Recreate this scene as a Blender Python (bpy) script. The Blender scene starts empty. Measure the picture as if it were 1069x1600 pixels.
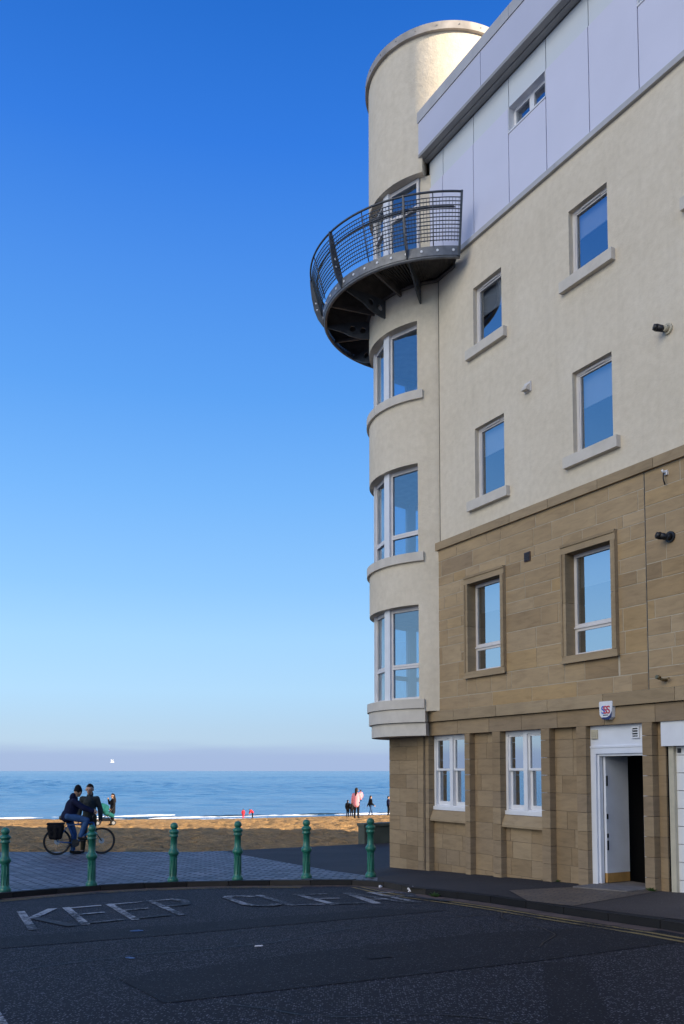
import bpy, bmesh, math, random
from mathutils import Vector, Matrix, noise
R_ = math.radians
rnd = random.Random(7)
SC = bpy.context.scene
COL = SC.collection

# ------------------------------------------------------------------ camera, sky, sun, exposure
cam = bpy.data.cameras.new('camera'); camo = bpy.data.objects.new('camera', cam); COL.objects.link(camo)
camo.location = (0, 0, 2.0); camo.rotation_euler = (R_(93.7), 0, 0)
cam.sensor_fit = 'AUTO'; cam.sensor_width = 36; cam.lens = 1340 * 36 / 1600
cam.shift_y = 0.1987; cam.clip_start = 0.1; cam.clip_end = 60000
SC.camera = camo
SUN_AZ, SUN_EL = 117.5, 15.0
W = bpy.data.worlds.new('World'); SC.world = W; W.use_nodes = True
nt = W.node_tree; bg = nt.nodes['Background']; bg.inputs[1].default_value = 0.15
EXPO = 1.3; SKYK = 1 / (0.15 * 2 ** EXPO)
def wn(kind, **kw):
    n = nt.nodes.new(kind)
    for k, v in kw.items(): setattr(n, k, v)
    return n
def wmath(op, a, b=None, c=None, clamp=False):
    n = wn('ShaderNodeMath', operation=op, use_clamp=clamp)
    for i, x in enumerate((a, b, c)):
        if x is None: continue
        if isinstance(x, (int, float)): n.inputs[i].default_value = x
        else: nt.links.new(x, n.inputs[i])
    return n.outputs[0]
def wstep(x, lo, hi, t0=0.0, t1=1.0):
    n = wn('ShaderNodeMapRange', interpolation_type='SMOOTHSTEP'); n.inputs['From Min'].default_value = lo; n.inputs['From Max'].default_value = hi
    n.inputs['To Min'].default_value = t0; n.inputs['To Max'].default_value = t1; nt.links.new(x, n.inputs[0]); return n.outputs[0]
def wmix(f, a, b):
    n = wn('ShaderNodeMixRGB')
    for i, x in enumerate((f, a, b)):
        if isinstance(x, (int, float)): n.inputs[i].default_value = x
        elif isinstance(x, tuple): n.inputs[i].default_value = (*x, 1)
        else: nt.links.new(x, n.inputs[i])
    return n.outputs[0]
sky = wn('ShaderNodeTexSky', sky_type='NISHITA', sun_disc=False)
sky.sun_elevation = R_(SUN_EL); sky.sun_rotation = R_(SUN_AZ); sky.air_density = 1.0; sky.dust_density = 0.2; sky.ozone_density = 3.0
tc = wn('ShaderNodeTexCoord'); sx = wn('ShaderNodeSeparateXYZ'); nt.links.new(tc.outputs['Generated'], sx.inputs[0]); zz_ = sx.outputs[2]
# clear winter air: the physical sky graded to a cleaner, more violet blue with height
cr_ = wn('ShaderNodeValToRGB'); nt.links.new(zz_, cr_.inputs[0]); el_ = cr_.color_ramp.elements
for i_, (p_, c_) in enumerate([(0.0, (.36, .50, .72)), (.048, (.38, .55, .78)), (.092, (.39, .63, .90)), (.151, (.345, .62, .94)), (.21, (.255, .545, .95)), (.307, (.165, .45, .94)), (.408, (.092, .345, .89)), (.513, (.056, .262, .83)), (.605, (.020, .185, .76)), (.69, (.006, .137, .62)), (1.0, (.006, .10, .50))]):
    e_ = el_[i_] if i_ < 2 else el_.new(p_)
    e_.position = p_; e_.color = (*[x * SKYK for x in c_], 1)
col_ = wmix(0.92, sky.outputs[0], cr_.outputs[0])
# low lavender cloud bank on the sea horizon
mp_ = wn('ShaderNodeMapping'); mp_.inputs['Scale'].default_value = (6, 6, 60); nt.links.new(tc.outputs['Generated'], mp_.inputs[0])
cn_ = wn('ShaderNodeTexNoise'); cn_.inputs['Scale'].default_value = 1.4; cn_.inputs['Detail'].default_value = 6; nt.links.new(mp_.outputs[0], cn_.inputs[0])
hz_ = wmath('SUBTRACT', zz_, wmath('MULTIPLY_ADD', cn_.outputs[0], 0.016, -0.008))
col_ = wmix(wstep(hz_, 0.014, 0.038, 0.75, 0.0), col_, tuple(x * SKYK for x in (.36, .47, .74)))
# bright cloud added out of view, left and behind, to light the shaded facade
cb_ = wn('ShaderNodeCombineXYZ'); nt.links.new(sx.outputs[0], cb_.inputs[0]); nt.links.new(sx.outputs[1], cb_.inputs[1])
nm_ = wn('ShaderNodeVectorMath', operation='NORMALIZE'); nt.links.new(cb_.outputs[0], nm_.inputs[0])
dt_ = wn('ShaderNodeVectorMath', operation='DOT_PRODUCT'); nt.links.new(nm_.outputs[0], dt_.inputs[0]); dt_.inputs[1].default_value = (math.sin(R_(-134)), math.cos(R_(-134)), 0)
cl_ = wn('ShaderNodeTexNoise'); cl_.inputs['Scale'].default_value = 2.6; cl_.inputs['Detail'].default_value = 7; cl_.inputs['Roughness'].default_value = 0.58; nt.links.new(tc.outputs['Generated'], cl_.inputs[0])
cmask_ = wmath('MULTIPLY', wmath('MULTIPLY', wstep(dt_.outputs['Value'], 0.86, 0.965), wstep(zz_, 0.015, 0.06)), wmath('MULTIPLY', wstep(zz_, 0.80, 0.60), wstep(cl_.outputs[0], 0.36, 0.56)))
col_ = wmix(cmask_, col_, tuple(x * SKYK for x in (4.2, 3.95, 3.4)))
nt.links.new(col_, bg.inputs[0])
S = Vector((math.sin(R_(SUN_AZ)) * math.cos(R_(SUN_EL)), math.cos(R_(SUN_AZ)) * math.cos(R_(SUN_EL)), math.sin(R_(SUN_EL))))
sl = bpy.data.lights.new('sun', 'SUN'); sl.energy = 5.0; sl.angle = R_(0.5); sl.color = (1.0, 0.85, 0.64)
so = bpy.data.objects.new('sun', sl); COL.objects.link(so); so.rotation_euler = (-S).to_track_quat('-Z', 'Y').to_euler(); so.location = (40, -20, 40)
SC.view_settings.view_transform = 'Standard'; SC.view_settings.look = 'None'
SC.view_settings.gamma = 1.0; SC.view_settings.exposure = EXPO; SC.view_settings.use_curve_mapping = False
SC.cycles.use_denoising = True; SC.cycles.max_bounces = 8; SC.cycles.transparent_max_bounces = 12
SC.cycles.caustics_reflective = False; SC.cycles.caustics_refractive = False

# ------------------------------------------------------------------ material helpers
def new_mat(name):
    m = bpy.data.materials.new(name); m.use_nodes = True
    return m, m.node_tree, m.node_tree.nodes['Principled BSDF']
def nd(t, kind, **kw):
    n = t.nodes.new(kind)
    for k, v in kw.items(): setattr(n, k, v)
    return n
def lk(t, a, b): t.links.new(a, b)
def ramp(t, src, stops):
    r = nd(t, 'ShaderNodeValToRGB'); cr = r.color_ramp
    while len(cr.elements) > 1: cr.elements.remove(cr.elements[0])
    cr.elements[0].position = stops[0][0]; cr.elements[0].color = (*stops[0][1], 1)
    for p, c in stops[1:]:
        e = cr.elements.new(p); e.color = (*c, 1)
    lk(t, src, r.inputs[0]); return r
def coords(t, scale=(1, 1, 1), rot=(0, 0, 0)):
    c = nd(t, 'ShaderNodeTexCoord'); m = nd(t, 'ShaderNodeMapping')
    m.inputs['Scale'].default_value = scale; m.inputs['Rotation'].default_value = rot
    lk(t, c.outputs['Object'], m.inputs[0]); return m.outputs[0]
def noise_n(t, vec, scale, detail=4, rough=0.55, dist=0):
    n = nd(t, 'ShaderNodeTexNoise'); n.inputs['Scale'].default_value = scale; n.inputs['Detail'].default_value = detail
    n.inputs['Roughness'].default_value = rough; n.inputs['Distortion'].default_value = dist
    lk(t, vec, n.inputs['Vector']); return n.outputs[0]
def bump(t, b, h, strength, dist, prev=None):
    n = nd(t, 'ShaderNodeBump'); n.inputs['Strength'].default_value = strength; n.inputs['Distance'].default_value = dist
    lk(t, h, n.inputs['Height'])
    if prev: lk(t, prev, n.inputs['Normal'])
    lk(t, n.outputs[0], b.inputs['Normal']); return n.outputs[0]
def mixc(t, fac, a, b, mode='MIX'):
    n = nd(t, 'ShaderNodeMixRGB', blend_type=mode)
    for i, x in ((0, fac), (1, a), (2, b)):
        if hasattr(x, 'is_linked') or hasattr(x, 'links'): lk(t, x, n.inputs[i])
        elif isinstance(x, (int, float)): n.inputs[i].default_value = x
        else: n.inputs[i].default_value = (*x, 1)
    return n.outputs[0]
def plain(name, c, rough=0.6, metal=0.0, var=0.12, scale=6.0, bstr=0.0, bscale=60, spec=0.5):
    m, t, b = new_mat(name); v = coords(t)
    n = noise_n(t, v, scale, 5)
    lo = tuple(x * (1 - var) for x in c); hi = tuple(min(1, x * (1 + var)) for x in c)
    r = ramp(t, n, [(0.3, lo), (0.7, hi)]); lk(t, r.outputs[0], b.inputs['Base Color'])
    b.inputs['Roughness'].default_value = rough; b.inputs['Metallic'].default_value = metal
    b.inputs['Specular IOR Level'].default_value = spec
    if bstr: bump(t, b, noise_n(t, v, bscale, 4), bstr, 0.01)
    return m

M = {}
# harled render wall
m, t, b = new_mat('cream_render'); v = coords(t)
n1 = noise_n(t, v, 0.9, 6, 0.6); n2 = noise_n(t, v, 9, 4, 0.6)
c = ramp(t, n1, [(0.3, (0.64, 0.56, 0.435)), (0.5, (0.70, 0.615, 0.485)), (0.72, (0.74, 0.66, 0.535))]).outputs[0]
c = mixc(t, 0.35, c, ramp(t, n2, [(0.3, (0.52, 0.44, 0.33)), (0.7, (0.74, 0.65, 0.52))]).outputs[0])
vs = coords(t, (2.2, 2.2, 0.18)); st = ramp(t, noise_n(t, vs, 2.0, 5, 0.65), [(0.52, (0, 0, 0)), (0.82, (0.28, 0.28, 0.28))])
c = mixc(t, st.outputs[0], c, (0.45, 0.39, 0.30)); lk(t, c, b.inputs['Base Color']); b.inputs['Roughness'].default_value = 0.92
b.inputs['Specular IOR Level'].default_value = 0.2
p_ = bump(t, b, noise_n(t, v, 38, 3, 0.7), 0.35, 0.015); bump(t, b, noise_n(t, v, 8, 3), 0.2, 0.04, p_)
M['render'] = m
M['trim'] = plain('pale_precast', (0.60, 0.55, 0.48), 0.8, var=0.08, scale=5, bstr=0.1, spec=0.25)
def stone(name, cols, seed):
    m, t, b = new_mat(name); v = coords(t); g = nd(t, 'ShaderNodeNewGeometry')
    c = ramp(t, g.outputs['Random Per Island'], cols).outputs[0]
    off = nd(t, 'ShaderNodeVectorMath', operation='SCALE'); lk(t, g.outputs['Random Per Island'], off.inputs['Scale']); off.inputs[0].default_value = (37, 13, 91)
    ad = nd(t, 'ShaderNodeVectorMath'); lk(t, v, ad.inputs[0]); lk(t, off.outputs[0], ad.inputs[1])
    mp = nd(t, 'ShaderNodeMapping'); mp.inputs['Scale'].default_value = (1.2, 1.2, 5.5); mp.inputs['Rotation'].default_value = (0, 0.25, 0); lk(t, ad.outputs[0], mp.inputs[0])
    n1 = noise_n(t, mp.outputs[0], 2.4, 6, 0.62, 0.6)
    c = mixc(t, 0.55, c, ramp(t, n1, [(0.25, (0.62, 0.60, 0.58)), (0.5, (1, 1, 1)), (0.75, (1.25, 1.22, 1.15))]).outputs[0], 'MULTIPLY')
    n2 = noise_n(t, v, 0.7, 6, 0.6)
    c = mixc(t, 0.6, c, ramp(t, n2, [(0.3, (0.72, 0.71, 0.70)), (0.6, (1, 1, 1))]).outputs[0], 'MULTIPLY')
    lk(t, c, b.inputs['Base Color']); b.inputs['Roughness'].default_value = 0.88; b.inputs['Specular IOR Level'].default_value = 0.25
    p_ = bump(t, b, noise_n(t, v, 45, 5, 0.7), 0.25, 0.01); bump(t, b, n1, 0.2, 0.02, p_)
    return m
M['stone'] = stone('sandstone_rubble', [(0.0, (0.30, 0.21, 0.12)), (0.10, (0.37, 0.262, 0.150)), (0.4, (0.405, 0.292, 0.170)), (0.62, (0.375, 0.268, 0.157)), (0.8, (0.44, 0.325, 0.198)), (0.93, (0.42, 0.285, 0.142)), (1.0, (0.29, 0.212, 0.135))], 1)
M['ashlar'] = stone('sandstone_ashlar', [(0.0, (0.26, 0.184, 0.107)), (0.35, (0.315, 0.226, 0.134)), (0.7, (0.355, 0.262, 0.160)), (1.0, (0.275, 0.202, 0.130))], 2)
M['band'] = stone('sandstone_band', [(0.0, (0.31, 0.228, 0.136)), (1.0, (0.385, 0.288, 0.178))], 3)
M['mortar'] = plain('lime_mortar', (0.46, 0.39, 0.29), 0.95, var=0.15)
M['mortar_dark'] = plain('dark_joint', (0.17, 0.13, 0.09), 0.95, var=0.2)
M['groove'] = plain('dark_groove', (0.02, 0.02, 0.022), 0.9)
M['cladding'] = plain('lilac_white_panel', (0.66, 0.655, 0.76), 0.38, var=0.025, scale=1.2, spec=0.4)
M['cladding_pale'] = plain('pale_grey_panel', (0.64, 0.67, 0.70), 0.4, var=0.025, scale=1.2, spec=0.4)
M['fascia'] = plain('grey_white_fascia', (0.55, 0.55, 0.64), 0.4, var=0.03, scale=1.0)
M['soffit'] = plain('grey_soffit', (0.30, 0.29, 0.28), 0.6, var=0.1, scale=2)
M['flash'] = plain('grey_flashing', (0.45, 0.44, 0.44), 0.5, var=0.1, scale=3)
M['rimcap'] = plain('weathered_roof_cap', (0.36, 0.33, 0.30), 0.55, var=0.3, scale=3)
M['white'] = plain('white_paint', (0.74, 0.74, 0.76), 0.4, var=0.05, scale=4)
M['offwhite'] = plain('offwhite_frame', (0.66, 0.63, 0.62), 0.45, var=0.05, scale=4)
M['door'] = plain('white_door_paint', (0.70, 0.72, 0.78), 0.5, var=0.06, scale=3)
M['wood'] = plain('varnished_kick_board', (0.42, 0.24, 0.08), 0.5, var=0.2)
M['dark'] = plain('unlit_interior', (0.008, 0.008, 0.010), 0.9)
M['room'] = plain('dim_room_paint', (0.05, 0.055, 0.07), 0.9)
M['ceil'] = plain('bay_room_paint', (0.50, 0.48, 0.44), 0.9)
M['blind'] = plain('pale_roller_blind', (0.40, 0.42, 0.46), 0.8, var=0.03)
M['steel'] = plain('grey_painted_steel', (0.075, 0.082, 0.092), 0.45, metal=0.3, var=0.25, scale=7)
M['steel_lite'] = plain('galvanised_steel', (0.17, 0.175, 0.185), 0.5, metal=0.4, var=0.25, scale=8)
M['steel_mid'] = plain('brownish_steel_grating', (0.11, 0.10, 0.095), 0.6, metal=0.2, var=0.3, scale=6)
M['bolt'] = plain('bright_bolt', (0.75, 0.76, 0.80), 0.35, var=0.05)
M['black'] = plain('black_plastic', (0.012, 0.012, 0.014), 0.45)
M['brass'] = plain('dull_brass', (0.22, 0.16, 0.08), 0.4, metal=0.7)
M['brown'] = plain('brown_vent', (0.055, 0.030, 0.028), 0.6)
M['beige'] = plain('beige_vent', (0.50, 0.45, 0.34), 0.6)
M['red'] = plain('logo_red', (0.55, 0.05, 0.07), 0.5)
M['blue'] = plain('logo_blue', (0.04, 0.12, 0.50), 0.5)
M['navy'] = plain('navy_plastic', (0.01, 0.015, 0.10), 0.4)
m, t, b = new_mat('green_bollard_paint'); v = coords(t); oi = nd(t, 'ShaderNodeObjectInfo'); of = nd(t, 'ShaderNodeVectorMath'); lk(t, v, of.inputs[0])
sc_ = nd(t, 'ShaderNodeVectorMath', operation='SCALE'); sc_.inputs[0].default_value = (9, 5, 7); lk(t, oi.outputs['Random'], sc_.inputs['Scale']); lk(t, sc_.outputs[0], of.inputs[1]); v = of.outputs[0]
c = ramp(t, noise_n(t, v, 7, 5), [(0.3, (0.012, 0.115, 0.078)), (0.7, (0.028, 0.185, 0.125))]).outputs[0]
ch = ramp(t, noise_n(t, v, 16, 6, 0.7), [(0.66, (0, 0, 0)), (0.69, (1, 1, 1))]); c = mixc(t, ch.outputs[0], c, (0.045, 0.03, 0.02)); lk(t, c, b.inputs['Base Color'])
lk(t, ramp(t, noise_n(t, v, 12, 3), [(0.3, (0.25, 0.25, 0.25)), (0.7, (0.5, 0.5, 0.5))]).outputs[0], b.inputs['Roughness']); bump(t, b, noise_n(t, v, 30, 4), 0.2, 0.01); M['green'] = m
def glass(name, fac, tint, fz=0.7):
    m, t, b = new_mat(name); t.nodes.remove(b); out = t.nodes['Material Output']
    tr = nd(t, 'ShaderNodeBsdfTransparent'); tr.inputs[0].default_value = (*tint, 1)
    gl = nd(t, 'ShaderNodeBsdfGlossy'); gl.inputs['Roughness'].default_value = 0.0; gl.inputs[0].default_value = (0.92, 0.96, 1.0, 1)
    ge = nd(t, 'ShaderNodeNewGeometry'); dp = nd(t, 'ShaderNodeVectorMath', operation='DOT_PRODUCT'); lk(t, ge.outputs['Normal'], dp.inputs[0]); lk(t, ge.outputs['Incoming'], dp.inputs[1])
    ab = nd(t, 'ShaderNodeMath', operation='ABSOLUTE'); lk(t, dp.outputs['Value'], ab.inputs[0]); om = nd(t, 'ShaderNodeMath', operation='SUBTRACT', use_clamp=True); om.inputs[0].default_value = 1; lk(t, ab.outputs[0], om.inputs[1])
    fr = nd(t, 'ShaderNodeMath', operation='POWER'); fr.inputs[1].default_value = 5; lk(t, om.outputs[0], fr.inputs[0])
    ma = nd(t, 'ShaderNodeMath', operation='MULTIPLY_ADD', use_clamp=True); ma.inputs[1].default_value = fz; ma.inputs[2].default_value = fac
    lk(t, fr.outputs[0], ma.inputs[0])
    v = coords(t); bp = nd(t, 'ShaderNodeBump'); bp.inputs['Strength'].default_value = 0.03; bp.inputs['Distance'].default_value = 0.02
    lk(t, noise_n(t, v, 1.3, 2), bp.inputs['Height']); lk(t, bp.outputs[0], gl.inputs['Normal'])
    mx = nd(t, 'ShaderNodeMixShader'); lk(t, ma.outputs[0], mx.inputs[0]); lk(t, tr.outputs[0], mx.inputs[1]); lk(t, gl.outputs[0], mx.inputs[2])
    lk(t, mx.outputs[0], out.inputs['Surface']); return m
M['glass'] = glass('coated_glass', 0.40, (0.80, 0.86, 0.92), 0.8)
M['sash_glass'] = glass('sash_glass', 0.62, (0.6, 0.66, 0.72))
M['low_glass'] = glass('stone_window_glass', 0.60, (0.7, 0.78, 0.85), 0.7)
M['bay_glass'] = glass('bay_glass', 0.32, (0.55, 0.72, 0.86), 0.7)

# asphalt, tarmac, setts, sand, sea
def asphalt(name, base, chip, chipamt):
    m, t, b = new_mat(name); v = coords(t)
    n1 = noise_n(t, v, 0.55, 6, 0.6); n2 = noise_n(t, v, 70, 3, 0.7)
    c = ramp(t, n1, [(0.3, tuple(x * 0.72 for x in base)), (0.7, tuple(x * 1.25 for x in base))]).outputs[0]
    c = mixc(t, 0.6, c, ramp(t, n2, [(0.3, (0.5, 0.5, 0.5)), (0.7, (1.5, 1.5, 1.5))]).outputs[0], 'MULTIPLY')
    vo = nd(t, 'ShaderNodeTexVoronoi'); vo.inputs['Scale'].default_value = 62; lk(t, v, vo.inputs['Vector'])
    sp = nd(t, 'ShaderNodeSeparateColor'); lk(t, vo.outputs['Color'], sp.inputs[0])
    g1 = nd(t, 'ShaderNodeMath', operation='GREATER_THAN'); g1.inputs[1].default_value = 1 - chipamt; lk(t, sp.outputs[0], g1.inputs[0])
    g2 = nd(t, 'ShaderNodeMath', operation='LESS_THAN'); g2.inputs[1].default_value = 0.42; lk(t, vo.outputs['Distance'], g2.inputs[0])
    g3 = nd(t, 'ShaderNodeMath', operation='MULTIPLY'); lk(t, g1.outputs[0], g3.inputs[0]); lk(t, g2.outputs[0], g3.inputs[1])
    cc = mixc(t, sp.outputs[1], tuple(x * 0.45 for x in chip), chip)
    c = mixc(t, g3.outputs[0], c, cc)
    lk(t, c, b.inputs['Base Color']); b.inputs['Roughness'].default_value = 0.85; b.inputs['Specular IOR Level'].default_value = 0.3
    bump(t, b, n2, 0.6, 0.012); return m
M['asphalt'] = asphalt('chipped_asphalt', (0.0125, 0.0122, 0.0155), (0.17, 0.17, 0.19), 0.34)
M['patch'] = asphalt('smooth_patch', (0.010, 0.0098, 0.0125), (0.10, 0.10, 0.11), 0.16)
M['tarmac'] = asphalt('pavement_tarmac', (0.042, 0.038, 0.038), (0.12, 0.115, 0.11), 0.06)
M['apron'] = asphalt('brown_apron', (0.066, 0.054, 0.048), (0.18, 0.16, 0.14), 0.05)
def bricks(name, c1, c2, mort, bw, bh, ms, rotz, bstr):
    m, t, b = new_mat(name); v = coords(t, (1, 1, 1), (0, 0, rotz))
    wob = nd(t, 'ShaderNodeTexNoise'); wob.inputs['Scale'].default_value = 3.5; lk(t, v, wob.inputs['Vector'])
    wv = nd(t, 'ShaderNodeVectorMath', operation='MULTIPLY_ADD'); wv.inputs[1].default_value = (0.09, 0.09, 0); lk(t, wob.outputs[1], wv.inputs[0]); lk(t, v, wv.inputs[2])
    br = nd(t, 'ShaderNodeTexBrick'); lk(t, wv.outputs[0], br.inputs[0])
    br.inputs['Color1'].default_value = (*c1, 1); br.inputs['Color2'].default_value = (*c2, 1); br.inputs['Mortar'].default_value = (*mort, 1)
    br.inputs['Scale'].default_value = 1; br.inputs['Mortar Size'].default_value = ms; br.inputs['Brick Width'].default_value = bw; br.inputs['Row Height'].default_value = bh
    br.inputs['Mortar Smooth'].default_value = 0.5
    n = noise_n(t, v, 1.1, 5); n2 = noise_n(t, v, 26, 4)
    c = mixc(t, 0.7, br.outputs[0], ramp(t, n, [(0.3, (0.6, 0.6, 0.62)), (0.7, (1.3, 1.3, 1.3))]).outputs[0], 'MULTIPLY')
    c = mixc(t, 0.5, c, ramp(t, n2, [(0.3, (0.6, 0.6, 0.6)), (0.7, (1.35, 1.35, 1.35))]).outputs[0], 'MULTIPLY')
    lk(t, c, b.inputs['Base Color']); b.inputs['Roughness'].default_value = 0.6
    inv = nd(t, 'ShaderNodeMath', operation='SUBTRACT'); inv.inputs[0].default_value = 1; lk(t, br.outputs['Fac'], inv.inputs[1])
    p_ = bump(t, b, inv.outputs[0], bstr, 0.02); bump(t, b, n2, 0.4, 0.012, p_); return m
M['setts'] = bricks('granite_setts', (0.24, 0.225, 0.245), (0.11, 0.10, 0.115), (0.010, 0.010, 0.011), 0.30, 0.19, 0.036, 0.10, 1.0)
M['paver'] = bricks('brown_pavers', (0.16, 0.115, 0.075), (0.11, 0.085, 0.065), (0.05, 0.045, 0.04), 0.2, 0.1, 0.012, 0.51, 0.6)
M['step'] = plain('concrete_step', (0.17, 0.15, 0.135), 0.9, var=0.25, scale=5, bstr=0.3)
M['kerb'] = stone('dirty_kerbstone', [(0.0, (0.012, 0.012, 0.013)), (0.7, (0.022, 0.021, 0.022)), (1.0, (0.045, 0.04, 0.035))], 4)
M['gutter'] = plain('gutter_grit', (0.10, 0.065, 0.05), 0.95, var=0.5, scale=4)
def paint(name, c, wear):
    m, t, b = new_mat(name); v = coords(t)
    n = noise_n(t, v, 20, 5, 0.75); n2 = noise_n(t, v, 1.3, 3, 0.6)
    mu = nd(t, 'ShaderNodeMath', operation='MULTIPLY_ADD'); mu.inputs[1].default_value = 0.75; lk(t, n2, mu.inputs[0]); lk(t, n, mu.inputs[2])
    r = ramp(t, mu.outputs[0], [(wear, (0.016, 0.0155, 0.019)), (wear + 0.16, c)])
    lk(t, r.outputs[0], b.inputs['Base Color']); b.inputs['Roughness'].default_value = 0.8; return m
M['paint'] = paint('worn_white_paint', (0.40, 0.40, 0.39), 0.79)
M['paint_mid'] = paint('thin_white_paint', (0.36, 0.36, 0.36), 0.815); M['paint_faint'] = paint('faint_white_paint', (0.22, 0.22, 0.22), 0.93); M['yellow'] = paint('worn_yellow_paint', (0.26, 0.185, 0.06), 0.74)
m, t, b = new_mat('beach_sand'); v = coords(t)
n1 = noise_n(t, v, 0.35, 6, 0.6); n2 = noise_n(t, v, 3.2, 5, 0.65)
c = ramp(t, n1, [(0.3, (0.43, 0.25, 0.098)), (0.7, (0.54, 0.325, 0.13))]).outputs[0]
c = mixc(t, 0.6, c, ramp(t, n2, [(0.3, (0.45, 0.42, 0.40)), (0.6, (1.12, 1.12, 1.12))]).outputs[0], 'MULTIPLY')  # dark speckle in the hollows paints in the shade of footprints
gy = nd(t, 'ShaderNodeSeparateXYZ'); lk(t, v, gy.inputs[0])
wet = nd(t, 'ShaderNodeMapRange'); wet.inputs['From Min'].default_value = -2.35; wet.inputs['From Max'].default_value = -2.72; lk(t, gy.outputs[2], wet.inputs[0])
c = mixc(t, wet.outputs[0], c, (0.17, 0.115, 0.065))
lk(t, c, b.inputs['Base Color']); b.inputs['Roughness'].default_value = 0.95; b.inputs['Specular IOR Level'].default_value = 0.15
p_ = bump(t, b, n2, 1.0, 0.30); bump(t, b, noise_n(t, v, 12, 4, 0.7), 0.9, 0.06, p_)
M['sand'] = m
m, t, b = new_mat('sea_water'); v = coords(t, (0.16, 0.55, 1))
b.inputs['Base Color'].default_value = (0.018, 0.075, 0.125, 1); b.inputs['Roughness'].default_value = 0.12; b.inputs['IOR'].default_value = 1.33
w1 = noise_n(t, coords(t, (0.05, 0.22, 1)), 1.0, 12, 0.72, 0.4); w2 = noise_n(t, coords(t, (0.006, 0.05, 1)), 1.0, 9, 0.7); w3 = noise_n(t, coords(t, (0.5, 1.6, 1)), 1.0, 5, 0.6)
p_ = bump(t, b, w3, 0.5, 0.10); bump(t, b, w1, 0.5, 0.8, p_)
c = ramp(t, w1, [(0.36, (0.025, 0.10, 0.22)), (0.5, (0.06, 0.18, 0.33)), (0.64, (0.11, 0.25, 0.40))]).outputs[0]
c = mixc(t, 0.5, c, ramp(t, w2, [(0.36, (0.04, 0.14, 0.28)), (0.64, (0.09, 0.23, 0.38))]).outputs[0]); lk(t, c, b.inputs['Base Color'])
b.inputs['Roughness'].default_value = 0.22
M['sea'] = m
M['foam'] = plain('sea_foam', (0.78, 0.80, 0.82), 0.9, var=0.15, scale=3)
M['wave'] = plain('breaker_water', (0.03, 0.055, 0.06), 0.25, var=0.4, scale=2)

# ------------------------------------------------------------------ mesh helpers
A = R_(29.1686); D = 9.2788; T0 = 14.66
dv = Vector((-math.sin(A), math.cos(A), 0)); nv = Vector((math.cos(A), math.sin(A), 0))
def wp(tt, nn, z=0.0):                    # street coordinates -> world (tt along the street to the sea, nn to the right)
    p = dv * tt + nv * nn; return Vector((p.x, p.y, z))
def L(p): return Vector((p[0] - T0, -p[1], p[2]))   # facade coordinates (along, inward, up) -> building space
class MB:
    def __init__(s, f=None): s.v = []; s.f = []; s.mi = []; s.sm = []; s.fn = f or (lambda p: Vector(p)); s.m = 0
    def vert(s, p): s.v.append(s.fn(p)); return len(s.v) - 1
    def face(s, pts, smooth=False):
        s.f.append([s.vert(p) for p in pts]); s.mi.append(s.m); s.sm.append(smooth)
    def idx(s, ids, smooth=False): s.f.append(list(ids)); s.mi.append(s.m); s.sm.append(smooth)
    def box(s, a0, a1, b0, b1, c0, c1):
        i = [s.vert((x, y, z)) for x in (a0, a1) for y in (b0, b1) for z in (c0, c1)]
        for q in ((0, 1, 3, 2), (4, 6, 7, 5), (0, 4, 5, 1), (2, 3, 7, 6), (0, 2, 6, 4), (1, 5, 7, 3)): s.idx([i[k] for k in q])
    def prism(s, outline, axis_vec):
        n = len(outline); a = [s.vert(p) for p in outline]; bb = [s.vert(tuple(Vector(p) + Vector(axis_vec))) for p in outline]
        s.idx(a); s.idx(bb[::-1])
        for i in range(n): s.idx([a[i], a[(i + 1) % n], bb[(i + 1) % n], bb[i]])
    def tube(s, pts, r, n=8, closed=False):
        pts = [s.fn(p) for p in pts]; N = len(pts); rings = []
        up = None
        for i, p in enumerate(pts):
            if closed: d = pts[(i + 1) % N] - pts[i - 1]
            else: d = pts[min(i + 1, N - 1)] - pts[max(i - 1, 0)]
            d.normalize()
            if up is None: up = d.orthogonal().normalized()
            up = (up - d * up.dot(d)); up = up.normalized() if up.length > 1e-5 else d.orthogonal().normalized()
            w = d.cross(up); rr = r[i] if isinstance(r, (list, tuple)) else r
            ring = []
            for k in range(n):
                th = 2 * math.pi * k / n; s.v.append(p + (up * math.cos(th) + w * math.sin(th)) * rr); ring.append(len(s.v) - 1)
            rings.append(ring)
        for i in range(N if closed else N - 1):
            a, b2 = rings[i], rings[(i + 1) % N]
            for k in range(n): s.idx([a[k], a[(k + 1) % n], b2[(k + 1) % n], b2[k]], True)
        if not closed: s.idx(rings[0][::-1]); s.idx(rings[-1])
    def lathe(s, prof, n=20, c=(0, 0)):
        rings = [[s.vert((c[0] + r * math.cos(2 * math.pi * k / n), c[1] + r * math.sin(2 * math.pi * k / n), z)) for k in range(n)] for r, z in prof]
        for a, b2 in zip(rings, rings[1:]):
            for k in range(n): s.idx([a[k], a[(k + 1) % n], b2[(k + 1) % n], b2[k]], True)
        s.idx(rings[0][::-1]); s.idx(rings[-1])
    def build(s, name, mat, parent=None, recalc=True):
        me = bpy.data.meshes.new(name); me.from_pydata([tuple(v) for v in s.v], [], s.f)
        for mm in (mat if isinstance(mat, (list, tuple)) else [mat]): me.materials.append(M[mm] if isinstance(mm, str) else mm)
        for p, i, q in zip(me.polygons, s.mi, s.sm): p.material_index = i; p.use_smooth = q
        if recalc:
            bm = bmesh.new(); bm.from_mesh(me); bmesh.ops.recalc_face_normals(bm, faces=bm.faces); bm.to_mesh(me); bm.free()
        o = bpy.data.objects.new(name, me); COL.objects.link(o)
        if parent: o.parent = parent
        return o
def tag(o, label, cat, group=None):
    o['label'] = label; o['category'] = cat
    if group: o['group'] = group
    return o
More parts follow.
